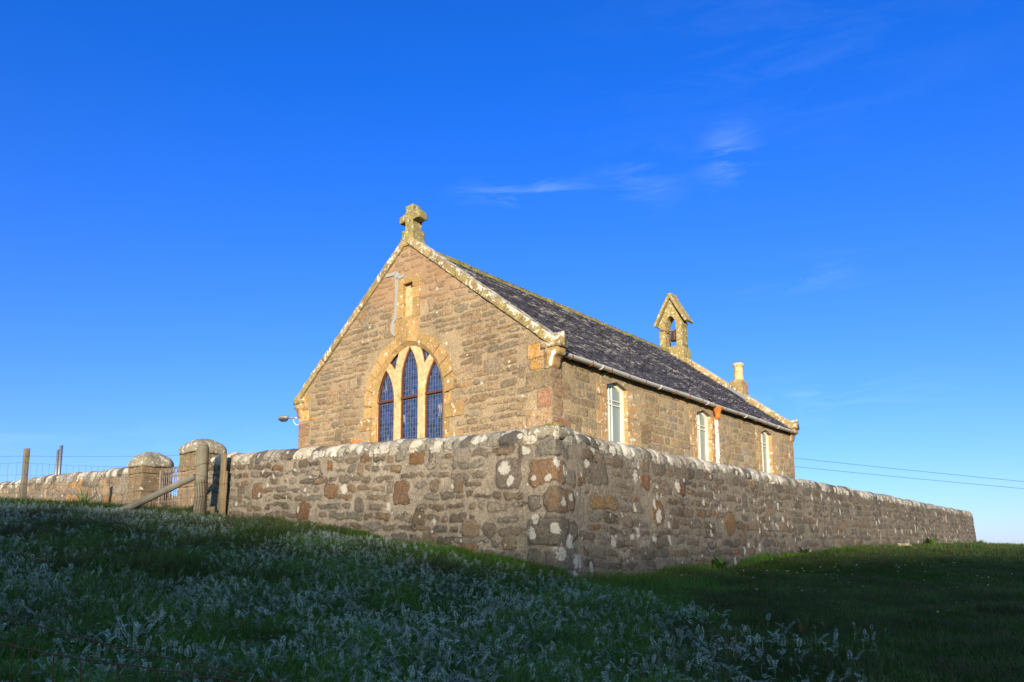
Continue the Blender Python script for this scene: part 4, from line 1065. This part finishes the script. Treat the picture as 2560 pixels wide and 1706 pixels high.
# skews (gable copings), kneelers
def skew(u0, u1, lift0, th, name):
    bm = bmesh.new(); R = random.Random(int(u0 * 10) + 3)
    ang = math.atan(SLP)
    for side in (1, -1):
        s = 0.02; slen = (W / 2 + .08) / math.cos(ang)
        while s < slen - .05:
            w = min(R.uniform(.75, 1.15), slen - s)
            if slen - s - w < .3: w = slen - s
            c = s + w / 2; cv = W / 2 + side * c * math.cos(ang); cz = HA - c * math.sin(ang)
            rot = Matrix.Rotation(-side * ang, 3, 'X'); nrm = rot @ Vector((0, 0, 1))
            p = Vector(((u0 + u1) / 2 + R.uniform(-.006, .006), cv, cz)) + nrm * (th / 2 + R.uniform(-.006, .006))
            add_box(bm, p, (u1 - u0, w - .008, th), rot, .018); s += w
    rough(bm, .05, .010, 7, u0); return part(name, bm, 'gcoping', None, True)
skew(-.055, .30, 0, .155, 'coping'); skew(11.40, 11.80, 0, .155, 'coping')
def kneeler(u0, u1, side):
    vs = (lambda v: v) if side == 0 else (lambda v: W - v)
    bm = bmesh.new(); uc = (u0 + u1) / 2
    add_prism(bm, [(u0 - .01, 3.52), (u1 + .01, 3.52), (u1 + .01, 3.60), (uc, 3.81), (u0 - .01, 3.60)], min(vs(-.20), vs(.20)), max(vs(-.20), vs(.20)), UZ)
    rough(bm, .06, .010, 8, u0 + side); k = part('kneeler', bm, 'gcoping', None, True)
    bm = bmesh.new(); prof = [(.12, 3.515), (-.165, 3.515), (-.165, 3.40), (-.12, 3.385), (-.075, 3.355), (-.055, 3.31), (-.05, 3.25), (-.035, 3.20), (.0, 3.165), (.12, 3.165)]
    add_prism(bm, [(vs(p[0]), p[1]) for p in prof], u0 + .005, u1 - .03, VZ)
    rough(bm, .05, .005, 9, u0 + side + 3); o = bm_obj('corbel', bm, M['margin'], k, True)
for u0, u1 in ((-.03, .27), (11.42, 11.74)):
    for s in (0, 1): kneeler(u0, u1, s)
# white patch on the near corbel face
bm = bmesh.new()
add_prism(bm, [(-.168 + .06, 3.47), (-.10, 3.46), (-.045, 3.44), (-.03, 3.38), (.0, 3.31), (.02, 3.24), (.0, 3.19), (-.04, 3.19), (-.05, 3.25), (-.058, 3.31), (-.078, 3.355), (-.125, 3.385), (-.13, 3.42)], -.030, -.024, VZ)
part('lime_patch', bm, 'white_paint')
# stone cross on the apex
bm = bmesh.new()
add_box(bm, (.16, 3.70, 6.60), (.36, .34, .28), None, .02)
add_prism(bm, [(-.06 + 3.70 - .18, 6.38), (3.70 + .24, 6.38), (3.70 + .17, 6.56), (3.70 - .17, 6.56)], -.04, .34, VZ, .02)
rough(bm, .05, .016, 8, 2); cb = part('cross_base', bm, 'cross', None, True)
bm = bmesh.new(); c0 = 3.695
cross_o = [(-.115, 6.70), (.115, 6.70), (.11, 6.96), (.295, 6.955), (.30, 7.115), (.11, 7.115), (.115, 7.30), (-.115, 7.30), (-.11, 7.115), (-.30, 7.115), (-.295, 6.955), (-.11, 6.96)]
add_prism(bm, [(c0 + p[0], p[1]) for p in cross_o], .03, .28, VZ, .018)
bmesh.ops.triangulate(bm, faces=[f for f in bm.faces if len(f.verts) > 4])
rough(bm, .04, .018, 9, 5); part('cross', bm, 'cross', None, True)

# bellcote on the far gable
bu0, bu1, bc = 11.30, 11.72, 3.60
bm = bmesh.new()
add_prism(bm, [(bc - .47, 6.0), (bc + .47, 6.0), (bc + .47, 6.52), (bc + .40, 6.60), (bc - .40, 6.60), (bc - .47, 6.52)], bu0 - .04, bu1 + .06, VZ, .015)
rough(bm, .07, .010, 7, 3); bb = part('bellcote', bm, 'belfry', None, True)
ow = .185
open_ = [(bc - ow - .01, 6.60)] + [(bc + x * ow, 7.28 + z) for x, z in ((-1.05, 0), (-.98, .12), (-.8, .22), (-.5, .31), (0, .36), (.5, .31), (.8, .22), (.98, .12), (1.05, 0))] + [(bc + ow + .01, 6.60)]
out_ = [(bc - .40, 6.60)] + [(bc - .395, 7.30), (bc - .45, 7.34), (bc, 8.18), (bc + .45, 7.34), (bc + .395, 7.30)] + [(bc + .40, 6.60)]
shape = out_ + open_[::-1]
plate('arch_piers', [shape], bu0, bu1, VZ, M['belfry'], bb, .012)
pm = bb.children[0].data; b2 = bmesh.new(); b2.from_mesh(pm); rough(b2, .07, .010, 7, 8); b2.to_mesh(pm); b2.free()
pm.polygons.foreach_set("use_smooth", np.ones(len(pm.polygons), bool))
bm = bmesh.new()
ra2 = math.atan2(.86, .50)
for s in (1, -1):
    rot = Matrix.Rotation(-s * ra2, 3, 'X'); n_ = rot @ Vector((0, 0, 1)); mid = Vector(((bu0 + bu1) / 2 + .01, bc + s * .265, 7.82)) + n_ * .045
    add_box(bm, mid, (bu1 - bu0 + .10, 1.05, .085), rot, .012)
rough(bm, .06, .010, 8, 6); bm_obj('stone_roof', bm, M['belfry'], bb, True)
bm = bmesh.new(); add_box(bm, ((bu0 + bu1) / 2 + .01, bc, 8.33), (bu1 - bu0 + .06, .16, .17), None, .04); rough(bm, .05, .012, 8, 6); bm_obj('finial_stone', bm, M['belfry'], bb, True)
# bell (hangs in the bellcote)
bl = empty('bell', CH + U3 * 11.50 + V3 * 3.56 + Vector((0, 0, 6.84)), ANG, 'rusty brown church bell hanging in the arch of the bellcote', 'bell')
bm = bmesh.new(); lathe(bm, [(.128, 0), (.125, .02), (.108, .07), (.102, .16), (.10, .25), (.092, .30), (.06, .325), (.02, .335)], (0, 0, 0), 24); bm_obj('bell_body', bm, M['bell'], bl, True)
bm = bmesh.new(); bmesh.ops.create_uvsphere(bm, u_segments=10, v_segments=8, radius=.022, matrix=Matrix.Translation((0, 0, -.015))); bm_obj('clapper', bm, M['rust'], bl, True)
bm = bmesh.new(); add_box(bm, (0, 0, .345), (.03, .40, .03)); tube(bm, [(0, -.07, .29), (0, -.06, .36), (0, 0, .39), (0, .06, .36), (0, .07, .29)], .010, 6); bm_obj('headstock', bm, M['rust'], bl)
bm = bmesh.new(); tube(bm, [(0, .1, .345), (-.12, .18, .32), (-.26, .27, .37), (-.27, .36, .42), (-.25, .40, .40), (-.25, .38, .37), (-.2, .3, .34), (0, .2, .28)], .010, 6); tube(bm, [(-.02, .16, .31), (-.02, .17, .12), (-.02, .16, .02)], .010, 6); bm_obj('lever', bm, M['rust'], bl, True)
# chimney
bm = bmesh.new()
zs0 = 4.1
add_prism(bm, [(1.29, zs0), (1.69, zs0), (1.69, 5.12), (1.64, 5.20), (1.34, 5.20), (1.29, 5.12)], 11.34, 11.80, VZ, .012)
rough(bm, .06, .010, 7, 3); ch = part('chimney', bm, 'chimney', None, True)
bm = bmesh.new(); pc = (11.57, 1.485, 5.18)
lathe(bm, [(.150, 0), (.142, .05), (.135, .30), (.132, .44), (.138, .455), (.165, .475), (.170, .53), (.155, .56), (.12, .565), (.115, .4)], pc, 24); rough(bm, .06, .004, 12, 3); bm_obj('chimney_pot', bm, M['pot'], ch, True)
bm = bmesh.new()
p0 = Vector(slope_pt(11.33, 2.48, .03)); p1 = Vector(slope_pt(11.33, 3.15, .03)); dv = Vector((0, 0, .10)); o_ = Vector((-.05, 0, .0))
bm.faces.new([bm.verts.new(p0 + o_), bm.verts.new(p1 + o_), bm.verts.new(p1 + dv + Vector((.006, 0, 0))), bm.verts.new(p0 + dv + Vector((.006, 0, 0)))])
part('lead_flashing', bm, 'lead_flash')

# gutter, brackets, downpipe
GV, GZh = -.135, 3.435
bm = bmesh.new(); n = 9; rg = .062
us = [.27 + (11.15) * i / 30 for i in range(31)]; rings = []
for u in us:
    dz = .006 * math.sin(u * 1.7); rings.append([(bm.verts.new((u, GV + rg * math.cos(t), GZh + dz + rg * math.sin(t))), bm.verts.new((u, GV + rg * .86 * math.cos(t), GZh + dz + rg * .86 * math.sin(t)))) for t in [math.pi + math.pi * k / n for k in range(n + 1)]])
for i in range(30):
    for k in range(n):
        a, b = rings[i], rings[i + 1]; bm.faces.new((a[k][0], a[k + 1][0], b[k + 1][0], b[k][0])); bm.faces.new((a[k][1], b[k][1], b[k + 1][1], a[k + 1][1]))
    bm.faces.new((rings[i][0][0], rings[i + 1][0][0], rings[i + 1][0][1], rings[i][0][1])); bm.faces.new((rings[i][n][0], rings[i][n][1], rings[i + 1][n][1], rings[i + 1][n][0]))
gt = part('gutter', bm, 'gutter', None, True)
def bracket_bm():
    bm = bmesh.new(); tube(bm, [(0, (rg + .006) * math.cos(t), (rg + .006) * math.sin(t)) for t in [math.pi * .98 + math.pi * 1.05 * k / 10 for k in range(11)]] , .0095, 6)
    tube(bm, [(0, .02, -.06), (.0, .06, -.075), (0, .125, -.03)], .008, 6); return bm
b0 = bm_obj('bracket', bracket_bm(), M['rust'], gt, True, (.38, GV, GZh))
for i in range(1, 18):
    b1 = b0.copy(); COL.objects.link(b1); b1.parent = gt; b1.location = (.38 + i * .635, GV, GZh)
for i in range(5):
    bm = bmesh.new(); tube(bm, [(1.35 + 2.2 * i, GV + (rg + .004) * math.cos(t), GZh + (rg + .004) * math.sin(t)) for t in [math.pi + math.pi * k / 10 for k in range(11)]], .018, 6); bm_obj('joint_collar', bm, M['gutter'], gt, True)
bm = bmesh.new(); tube(bm, [(6.36, -.085, -.05), (6.36, -.085, 3.16)], .052, 14); 
for zz in (2.2, .9): tube(bm, [(6.36, -.085, zz), (6.36, -.085, zz + .06)], .062, 14)
dp = part('downpipe', bm, 'downpipe', None, True)
bm = bmesh.new(); lathe(bm, [(.056, 0), (.060, .05), (.068, .06), (.068, .085), (.060, .09), (.066, .13), (.085, .19), (.115, .25), (.125, .28), (.125, .30)], (6.36, -.125, 3.10), 18); bm_obj('hopper', bm, M['hopper'], dp, True)

# floodlight on the left corner
lamp = empty('wall_lamp', CH + V3 * 7.42 + U3 * .06 + Vector((0, 0, 3.20)), ANG + .55, 'small grey outdoor lamp on a white bracket at the left corner of the church', 'lamp')
bm = bmesh.new(); add_box(bm, (-.03, -.02, -.09), (.05, .03, .26)); add_box(bm, (-.07, -.10, .02), (.02, .20, .045)); tube(bm, [(-.03, 0, .0), (-.03, .10, .0), (-.03, .15, -.01)], .014, 8); bm_obj('bracket', bm, M['white_paint'], lamp, True)
bm = bmesh.new(); tube(bm, [(-.03, .13, -.01), (-.03, .24, .0), (-.03, .27, .005)], [.020, .026, .024], 12); tube(bm, [(-.03, .27, .005), (-.03, .34, .02), (-.03, .46, .025), (-.03, .53, .0), (-.03, .56, -.01)], [.024, .046, .050, .032, .010], 14); bm_obj('lamp_head', bm, M['grey_metal'], lamp, True)
bm = bmesh.new(); tube(bm, [(-.03, .30, -.035), (-.03, .36, -.052), (-.03, .46, -.05), (-.03, .53, -.028)], [.016, .036, .038, .016], 12); bm_obj('lens', bm, M['dark_plastic'], lamp, True)
bm = bmesh.new(); tube(bm, [(-.03, .17, -.02), (-.03, .15, -.10), (-.03, .10, -.17), (-.03, .04, -.17), (-.03, .0, -.2)], .008, 6); bm_obj('cable', bm, M['white_paint'], lamp, True)

# ------------------------------------------------------------ grass and plants
NR = np.random.default_rng(5)
def silver_mask(x, y):
    edge = .34 * (y - 5) + .75
    e = sstep(2.3, -1.5, x - edge + 1.0 * fbm(x * .9, y * .9, 61))
    # a strip of plain grass along the foot of the front wall
    rx, ry = x - YC.x, y - YC.y; du = rx * U3.x + ry * U3.y
    strip = sstep(-.10, -.55 , du + .25 * fbm(x * 1.4, y * 1.4, 66))
    cl = sstep(-.35, .45, fbm(x * .8, y * .8, 71) + .5 * fbm(x * 3.2, y * 3.2, 72) + .12)
    dv = rx * V3.x + ry * V3.y
    crest = 1 - sstep(8.5, 10.5, dv) * sstep(-2.6, -1.7, du + .4 * fbm(x, y, 67))
    return e * strip * crest * (.32 + .68 * cl) * .60
def inside_walls(x, y, m=.0):
    rx, ry = x - YC.x, y - YC.y; du = rx * U3.x + ry * U3.y; dv = rx * V3.x + ry * V3.y
    return (du > .02 + m) & (dv > .02 + m) & (du < SE)
def scatter(n, ymin, ymax, left, right, power=1.0):
    y = ymin + (ymax - ymin) * NR.random(n) ** power
    x = (left + (right - left) * NR.random(n)) * y
    return x, y
def scatter_log(n, ymin, ymax, left, right):
    y = ymin * (ymax / ymin) ** NR.random(n)
    return (left + (right - left) * NR.random(n)) * y, y
def blades(name, x, y, hgt, wid, tiltv, mat, lean=(0, 0), segs=2, hue=None):
    n = len(x); z = ground_z(x, y) - .015
    a = NR.random(n) * 2 * np.pi; til = tiltv * (.25 + NR.random(n))
    dx, dy = np.cos(a) * til + lean[0], np.sin(a) * til + lean[1]
    b = NR.random(n) * 2 * np.pi; wx, wy = np.cos(b) * wid / 2, np.sin(b) * wid / 2
    V = np.zeros((n, 5, 3))
    V[:, 0] = np.stack([x - wx, y - wy, z], -1); V[:, 1] = np.stack([x + wx, y + wy, z], -1)
    V[:, 2] = np.stack([x + wx * .8 + dx * hgt * .35, y + wy * .8 + dy * hgt * .35, z + hgt * .6], -1)
    V[:, 3] = np.stack([x - wx * .8 + dx * hgt * .35, y - wy * .8 + dy * hgt * .35, z + hgt * .6], -1)
    V[:, 4] = np.stack([x + dx * hgt, y + dy * hgt, z + hgt * (1 - .35 * til)], -1)
    k = np.arange(n)[:, None] * 5
    q = k + np.array([[0, 1, 2, 3]]); t = k + np.array([[3, 2, 4]])
    me = np_mesh(name, V, q, t)
    return link(name, me, M[mat])
def grass_mat(name, a, b, c_, dead, dsh, brown=.35):
    m = MB(name); i = m.island(); x = m.n('ShaderNodeValToRGB'); m.l(i, x.inputs[0]); r = x.color_ramp
    r.elements[0].color = (*a, 1); r.elements[1].color = (*b, 1); r.elements[1].position = .5
    e = r.elements.new(1 - dsh - .02); e.color = (*c_, 1); e = r.elements.new(1 - dsh); e.color = (*dead, 1)
    c = m.hsv(x.outputs[0], v=m.ramp(m.noise(1.3, 5, .6), .3, .7, .7, 1.35)); 
    c = m.mix(m.ramp(m.noise(.9, 7, .65, off=(5, 5, 0)), .48, .66, 0, brown), c, (.075, .060, .032))
    m.done(c, .55); m.b.inputs['Specular IOR Level'].default_value = .3
    tr = m.n('ShaderNodeBsdfTranslucent'); m.l(c, tr.inputs[0]); mx = m.n('ShaderNodeMixShader'); mx.inputs[0].default_value = .3
    m.l(m.b.outputs[0], mx.inputs[1]); m.l(tr.outputs[0], mx.inputs[2]); m.l(mx.outputs[0], m.out.inputs[0]); return m.m
M['grass'] = grass_mat('grass', (.04, .125, .014), (.07, .18, .02), (.11, .22, .032), (.20, .17, .08), .06)
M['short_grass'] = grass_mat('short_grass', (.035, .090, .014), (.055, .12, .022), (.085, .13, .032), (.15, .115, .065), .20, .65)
# foreground
x, y = scatter_log(340000, 2.2, 11, -.78, .78)
k = ~inside_walls(x, y) ; sm = silver_mask(x, y); x, y = x[k], y[k]; sm = sm[k]
left = sstep(.9, -.4, x - (.34 * (y - 5) + .75))
n = len(x); clump = .5 + .9 * np.clip(fbm(x * 1.6, y * 1.6, 91) + .4, 0, 1)
tus = np.clip(fbm(x * 2.6, y * 2.6, 92) * 1.6 - .1, 0, 1)
h = (.030 + .05 * clump + .075 * tus + .085 * left * clump) * NR.uniform(.6, 1.4, n) * (1 - .12 * sm)
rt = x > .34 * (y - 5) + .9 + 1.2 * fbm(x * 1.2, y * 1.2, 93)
wv = .0042 * NR.uniform(.7, 1.4, n)
tag(blades('grass', x[~rt], y[~rt], h[~rt], wv[~rt], .8, 'grass'), 'deep green grass covering the slope below the front wall', 'grass', kind='stuff')
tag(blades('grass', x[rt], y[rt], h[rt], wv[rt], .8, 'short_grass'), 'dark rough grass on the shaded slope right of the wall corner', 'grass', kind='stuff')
# far grass on both sides
x, y = scatter_log(620000, 8, 48, -.74, .80)
k = ~inside_walls(x, y) & (y < 24 + (x > 5) * 25); x, y = x[k], y[k]; n = len(x)
sc = np.clip(y / 12, 1, 3); left = (x < 0)
h = np.where(left, .11, .065) * NR.uniform(.5, 1.5, n) * (.7 + .3 * sc) * (.6 + 1.5 * np.clip(fbm(x * 1.1, y * 1.1, 95) + .5 * fbm(x * 4, y * 4, 96) + .25, 0, 1))
tag(blades('grass', x, y, h, .006 * sc * NR.uniform(.7, 1.4, n), .8, 'short_grass'), 'short cropped grass farther up the slope beside the wall', 'grass', kind='stuff')
# taller grass along the wall foot on the left
n = 65000; v = NR.uniform(-.2, 24, n); du = -np.abs(NR.normal(0, .16, n)) - .02
x = YC.x + U3.x * du + V3.x * v; y = YC.y + U3.y * du + V3.y * v
h = NR.uniform(.07, .22, n) * (.5 + .75 * np.clip(fbm(v * 1.3, du * 0, 99) + .45, 0, 1))
tag(blades('grass', x, y, h, .007 * NR.uniform(.7, 1.4, n), .55, 'grass'), 'bright taller grass fringing the foot of the front wall', 'grass', kind='stuff')
n = 26000; v = NR.uniform(0, 31, n); du = -np.abs(NR.normal(0, .10, n)) - .01
x = YC.x + U3.x * v + V3.x * du; y = YC.y + U3.y * v + V3.y * du
h = NR.uniform(.04, .15, n) * (.25 + 1.1 * np.clip(fbm(v * 1.1, du * 0, 98) + .35, 0, 1))
tag(blades('grass', x, y, h, .008 * NR.uniform(.7, 1.4, n), .6, 'grass'), 'short grass fringing the foot of the long side wall', 'grass', kind='stuff')
# rough grass in front of the left wall
n = 60000; v = NR.uniform(9, 24, n); du = -NR.uniform(0, 5, n)
x = YC.x + U3.x * du + V3.x * v; y = YC.y + U3.y * du + V3.y * v
h = NR.uniform(.07, .20, n) * (.4 + .9 * np.clip(fbm(x * 1.0, y * 1.0, 97) + .45, 0, 1))
tag(blades('grass', x, y, h, .009 * NR.uniform(.7, 1.4, n), .6, 'grass'), 'rough tufted grass on the crest below the left wall', 'grass', kind='stuff')
# silverweed: pinnate silvery leaves
m = MB('silver_leaf'); i = m.island(); c = m.mix(i, (.16, .25, .17), (.50, .58, .54)); m.done(m.hsv(c, v=m.ramp(m.noise(2, 4, .6), .3, .7, .8, 1.15)), .6)
c = m.b.inputs['Base Color'].links[0].from_socket; tr = m.n('ShaderNodeBsdfTranslucent'); m.l(c, tr.inputs[0]); mx = m.n('ShaderNodeMixShader'); mx.inputs[0].default_value = .2
m.l(m.b.outputs[0], mx.inputs[1]); m.l(tr.outputs[0], mx.inputs[2]); m.l(mx.outputs[0], m.out.inputs[0]); M['silver'] = m.m
x, y = scatter(100000, 2.6, 16, -.80, .50, .80)
k = (~inside_walls(x, y, -.15)) & (NR.random(len(x)) < silver_mask(x, y)); x, y = x[k], y[k]; n = len(x)
z = ground_z(x, y)
NP_ = 7                                                     # leaflet pairs
Lf = NR.uniform(.038, .10, n); stem = NR.uniform(.02, .085, n); az = NR.random(n) * 2 * np.pi; el0 = NR.uniform(.95, 1.6, n); curl = NR.uniform(.3, 2.2, n); twist = NR.uniform(-.6, .6, n)
quads = []; V = np.zeros((n, (2 * NP_ + 1) * 4 + 4, 3))
d0 = np.stack([np.cos(az), np.sin(az), np.zeros(n)], -1); side = np.stack([-np.sin(az), np.cos(az), np.zeros(n)], -1)
base = np.stack([x, y, z], -1); upv = np.array([0, 0, 1.0])
def mid(t):     # t array of shape n or scalar : position and tangent along the arching rachis
    th = el0 - curl * t; tan = d0 * np.cos(th)[:, None] + upv * np.sin(th)[:, None]; return tan
P0_ = base + (d0 * np.cos(el0)[:, None] * .5 + upv * np.sin(el0)[:, None]) * stem[:, None]
pos = P0_.copy(); j = 0
V[:, 0] = base - side * .0012; V[:, 1] = base + side * .0012; V[:, 2] = P0_ + side * .0012; V[:, 3] = P0_ - side * .0012; j = 4
for i in range(NP_):
    t = (i + .5) / NP_; tan = mid(t); pos = pos + tan * (Lf / NP_)[:, None]
    nrm = np.cross(tan, side); ll = (Lf * (.13 + .17 * math.sin(math.pi * (t * .75 + .2))))[:, None]; wd = (Lf * .046)[:, None]
    for sg in (1, -1):
        dirv = side * sg * .85 + tan * .45 + nrm * (twist[:, None] * sg * .5 - .15); dirv /= np.linalg.norm(dirv, axis=1)[:, None]
        V[:, j] = pos; V[:, j + 1] = pos + dirv * ll * .5 + tan * wd; V[:, j + 2] = pos + dirv * ll; V[:, j + 3] = pos + dirv * ll * .5 - tan * wd; j += 4
tan = mid(1.0); V[:, j] = pos; V[:, j + 1] = pos + tan * (Lf * .12)[:, None] + side * (Lf * .06)[:, None]; V[:, j + 2] = pos + tan * (Lf * .26)[:, None]; V[:, j + 3] = pos + tan * (Lf * .12)[:, None] - side * (Lf * .06)[:, None]
nvl = V.shape[1]
q = (np.arange(n)[:, None, None] * nvl + (np.arange(nvl // 4) * 4)[None, :, None] + np.arange(4)[None, None, :]).reshape(-1, 4)
tag(link('silverweed', np_mesh('silverweed', V, q), M['silver']), 'silvery feathery silverweed leaves growing thickly among the grass', 'ground cover', kind='stuff')
print('leaves', n)

# ------------------------------------------------------------ single plants, flowers, stones
def leafy(name, x, y, n, L0, wd, mat, label, seed, up=1.0, arch=.9, cat='plant', group=None):
    R = random.Random(seed); z = gz_at(x, y); bm = bmesh.new()
    for i in range(n):
        a = R.uniform(0, 6.28); L_ = L0 * R.uniform(.55, 1.1); t0 = up * R.uniform(.6, 1.0); p = Vector((R.uniform(-.05, .05), R.uniform(-.05, .05), -.02)); d = Vector((math.cos(a), math.sin(a), 0)); s_ = Vector((-d.y, d.x, 0)) * wd
        prev = None; K = 6
        for k in range(K + 1):
            t = k / K; th = (math.pi / 2) * t0 - arch * t * R.uniform(.8, 1.1); w = s_ * (math.sin(math.pi * min(1, t * .8 + .2)) + .05) if k < K else s_ * .02
            cur = (bm.verts.new(p - w), bm.verts.new(p + w))
            if prev: bm.faces.new((prev[0], prev[1], cur[1], cur[0]))
            prev = cur; p = p + (d * math.cos(th) + ZZ * math.sin(th)) * (L_ / K)
    o = bm_obj(name, bm, M[mat], None, True, (x, y, z)); return tag(o, label, cat, group)
m = MB('blade_leaf'); c = m.mix(m.island(), (.05, .14, .015), (.13, .21, .03)); m.done(c, .45); M['leaf'] = m.m
m = MB('dock_leaf'); c = m.mix(m.island(), (.05, .11, .025), (.08, .15, .04)); m.done(c, .5); M['dock'] = m.m
m = MB('dry_stalk'); c = m.mix(m.island(), (.22, .17, .08), (.14, .10, .05)); m.done(c, .7); M['dry'] = m.m
p = ray_pt(208, 1265, 16.5)
leafy('sword_leaf_plant', p.x, p.y, 26, .62, .011, 'leaf', 'tuft of upright sword-shaped green leaves in front of the left wall', 4, 1.0, .55)
leafy('sword_leaf_plant', p.x + 1.6, p.y + .9, 14, .30, .010, 'leaf', 'small clump of blade leaves just left of the slanting strut foot', 9, 1.0, .6)
p = yard(4.35, -.16); leafy('broad_leaf_plant', p.x, p.y, 26, .34, .028, 'dock', 'dark spreading leafy weed at the foot of the side wall near the corner', 5, .8, .75)
p = yard(8.5, -.18); leafy('broad_leaf_plant', p.x, p.y, 16, .30, .026, 'dock', 'low dark weed at the side wall foot, halfway along', 15, .8, .75)
p = yard(30.9, -.2); leafy('broad_leaf_plant', p.x, p.y, 22, .42, .03, 'dock', 'leafy weed growing by the far end of the side wall', 25, .8, .7)
p = yard(20.5, -.3); leafy('broad_leaf_plant', p.x, p.y, 20, .5, .03, 'dock', 'dark weed beside the flat stone on the side wall bank', 27, .7, .7)
for i, (px, py, dd, n, L_) in enumerate(((95, 1440, 8.2, 22, .42), (150, 1330, 10.6, 26, .40), (215, 1400, 8.8, 20, .38), (40, 1350, 9.8, 16, .34), (1830, 1600, 6.0, 26, .30), (2010, 1560, 7.0, 20, .26))):
    p = ray_pt(px, py, dd)
    leafy('dry_grass_tuft', p.x, p.y, n, L_, .0022, 'dry', ('sparse dry straw-coloured tuft low on the left of the slope', 'tallest dry grass tuft below the left boundary wall', 'dry grass tuft among silverweed below the slanting strut', 'dry stalks near the left picture edge', 'dry grass tuft on the dark lower right slope', 'smaller dry tuft farther up the dark right slope')[i], 40 + i, 1.0, .7, 'grass tuft')
# loose slab below the crack in the side wall
p = yard(17.0, -.28); bm = bmesh.new(); add_box(bm, (0, 0, .03), (.75, .30, .10), Matrix.Rotation(.1, 3, 'Y'), .03); rough(bm, .07, .02, 5, 3)
tag(bm_obj('loose_stone', bm, M['pillar_cap'], None, True, (p.x, p.y, gz_at(p.x, p.y)), ANG), 'flat pale stone lying on the bank at the foot of the side wall', 'stone')
# daisies and dandelions
m = MB('petal'); M['petal'] = m.done((.72, .70, .68), .6); m = MB('yellow_flower'); M['yellow'] = m.done((.75, .50, .02), .6)
def flower_me(name, petals, r, h, mat):
    bm = bmesh.new(); c = bm.verts.new((0, 0, h)); n = petals; ring = [bm.verts.new((r * (1 if k % 2 else .72) * math.cos(math.pi * k / n), r * (1 if k % 2 else .72) * math.sin(math.pi * k / n), h + .004 + (r * .25 if k % 2 else 0))) for k in range(2 * n)]
    for k in range(2 * n): bm.faces.new((c, ring[k], ring[(k + 1) % (2 * n)]))
    nf = len(bm.faces); tube(bm, [(0, 0, 0), (.002, 0, h * .5), (0, 0, h - .002)], .0015, 4)
    for i, f in enumerate(bm.faces): f.material_index = 0 if i < nf else 1
    me = bpy.data.meshes.new(name); bm.to_mesh(me); bm.free(); me.materials.append(mat); me.materials.append(M['leaf']); return me
dme = flower_me('daisy', 10, .012, .045, M['petal'])
R = random.Random(12); cl = [(7.6, 12.2, 1.2), (9.0, 14.0, 1.0), (4.6, 11.0, .9), (3.6, 9.9, .8), (12.0, 17.5, 1.5), (6.2, 9.6, .8), (5.4, 12.4, .7)]
for i in range(110):
    ci = R.randrange(len(cl)); c = cl[ci]; x_ = c[0] + R.gauss(0, c[2]); y_ = c[1] + R.gauss(0, c[2])
    if inside_walls(np.array([x_]), np.array([y_]), -.3)[0]: continue
    o = bpy.data.objects.new('daisy', dme); COL.objects.link(o); o.location = (x_, y_, gz_at(x_, y_)); o.rotation_euler = (R.uniform(-.9, -.1), R.uniform(-.4, .4), 0); o.scale = [R.uniform(.8, 1.4)] * 3
    tag(o, ('tiny white daisy in the middle of the dark right slope', 'tiny white daisy in the patch toward the far right slope', 'tiny white daisy near the side wall foot, between its weeds', 'tiny white daisy near the wall corner and silverweed edge', 'tiny white daisy on the bank at the far right edge', 'tiny white daisy on the lower right slope nearest the viewer', 'tiny white daisy halfway between side wall and lower edge')[ci], 'daisy', 'daisies in the grass')
yme = flower_me('dandelion', 14, .024, .20, M['yellow'])
for i, (px, py, lb) in enumerate(((394, 1272, 'yellow dandelion at the left foot of the iron gate'), (428, 1266, 'yellow dandelion in front of the middle gate bars'), (437, 1273, 'yellow dandelion right of the middle gate bars'))):
    p = ray_pt(px, py, 15.6); z_ = gz_at(p.x, p.y); o = bpy.data.objects.new('dandelion', yme); COL.objects.link(o); o.location = (p.x, p.y, p.z - .2 if p.z - .2 < z_ else z_); o.rotation_euler = (-.6, 0, i)
    tag(o, lb, 'dandelion', 'dandelions by the gate')
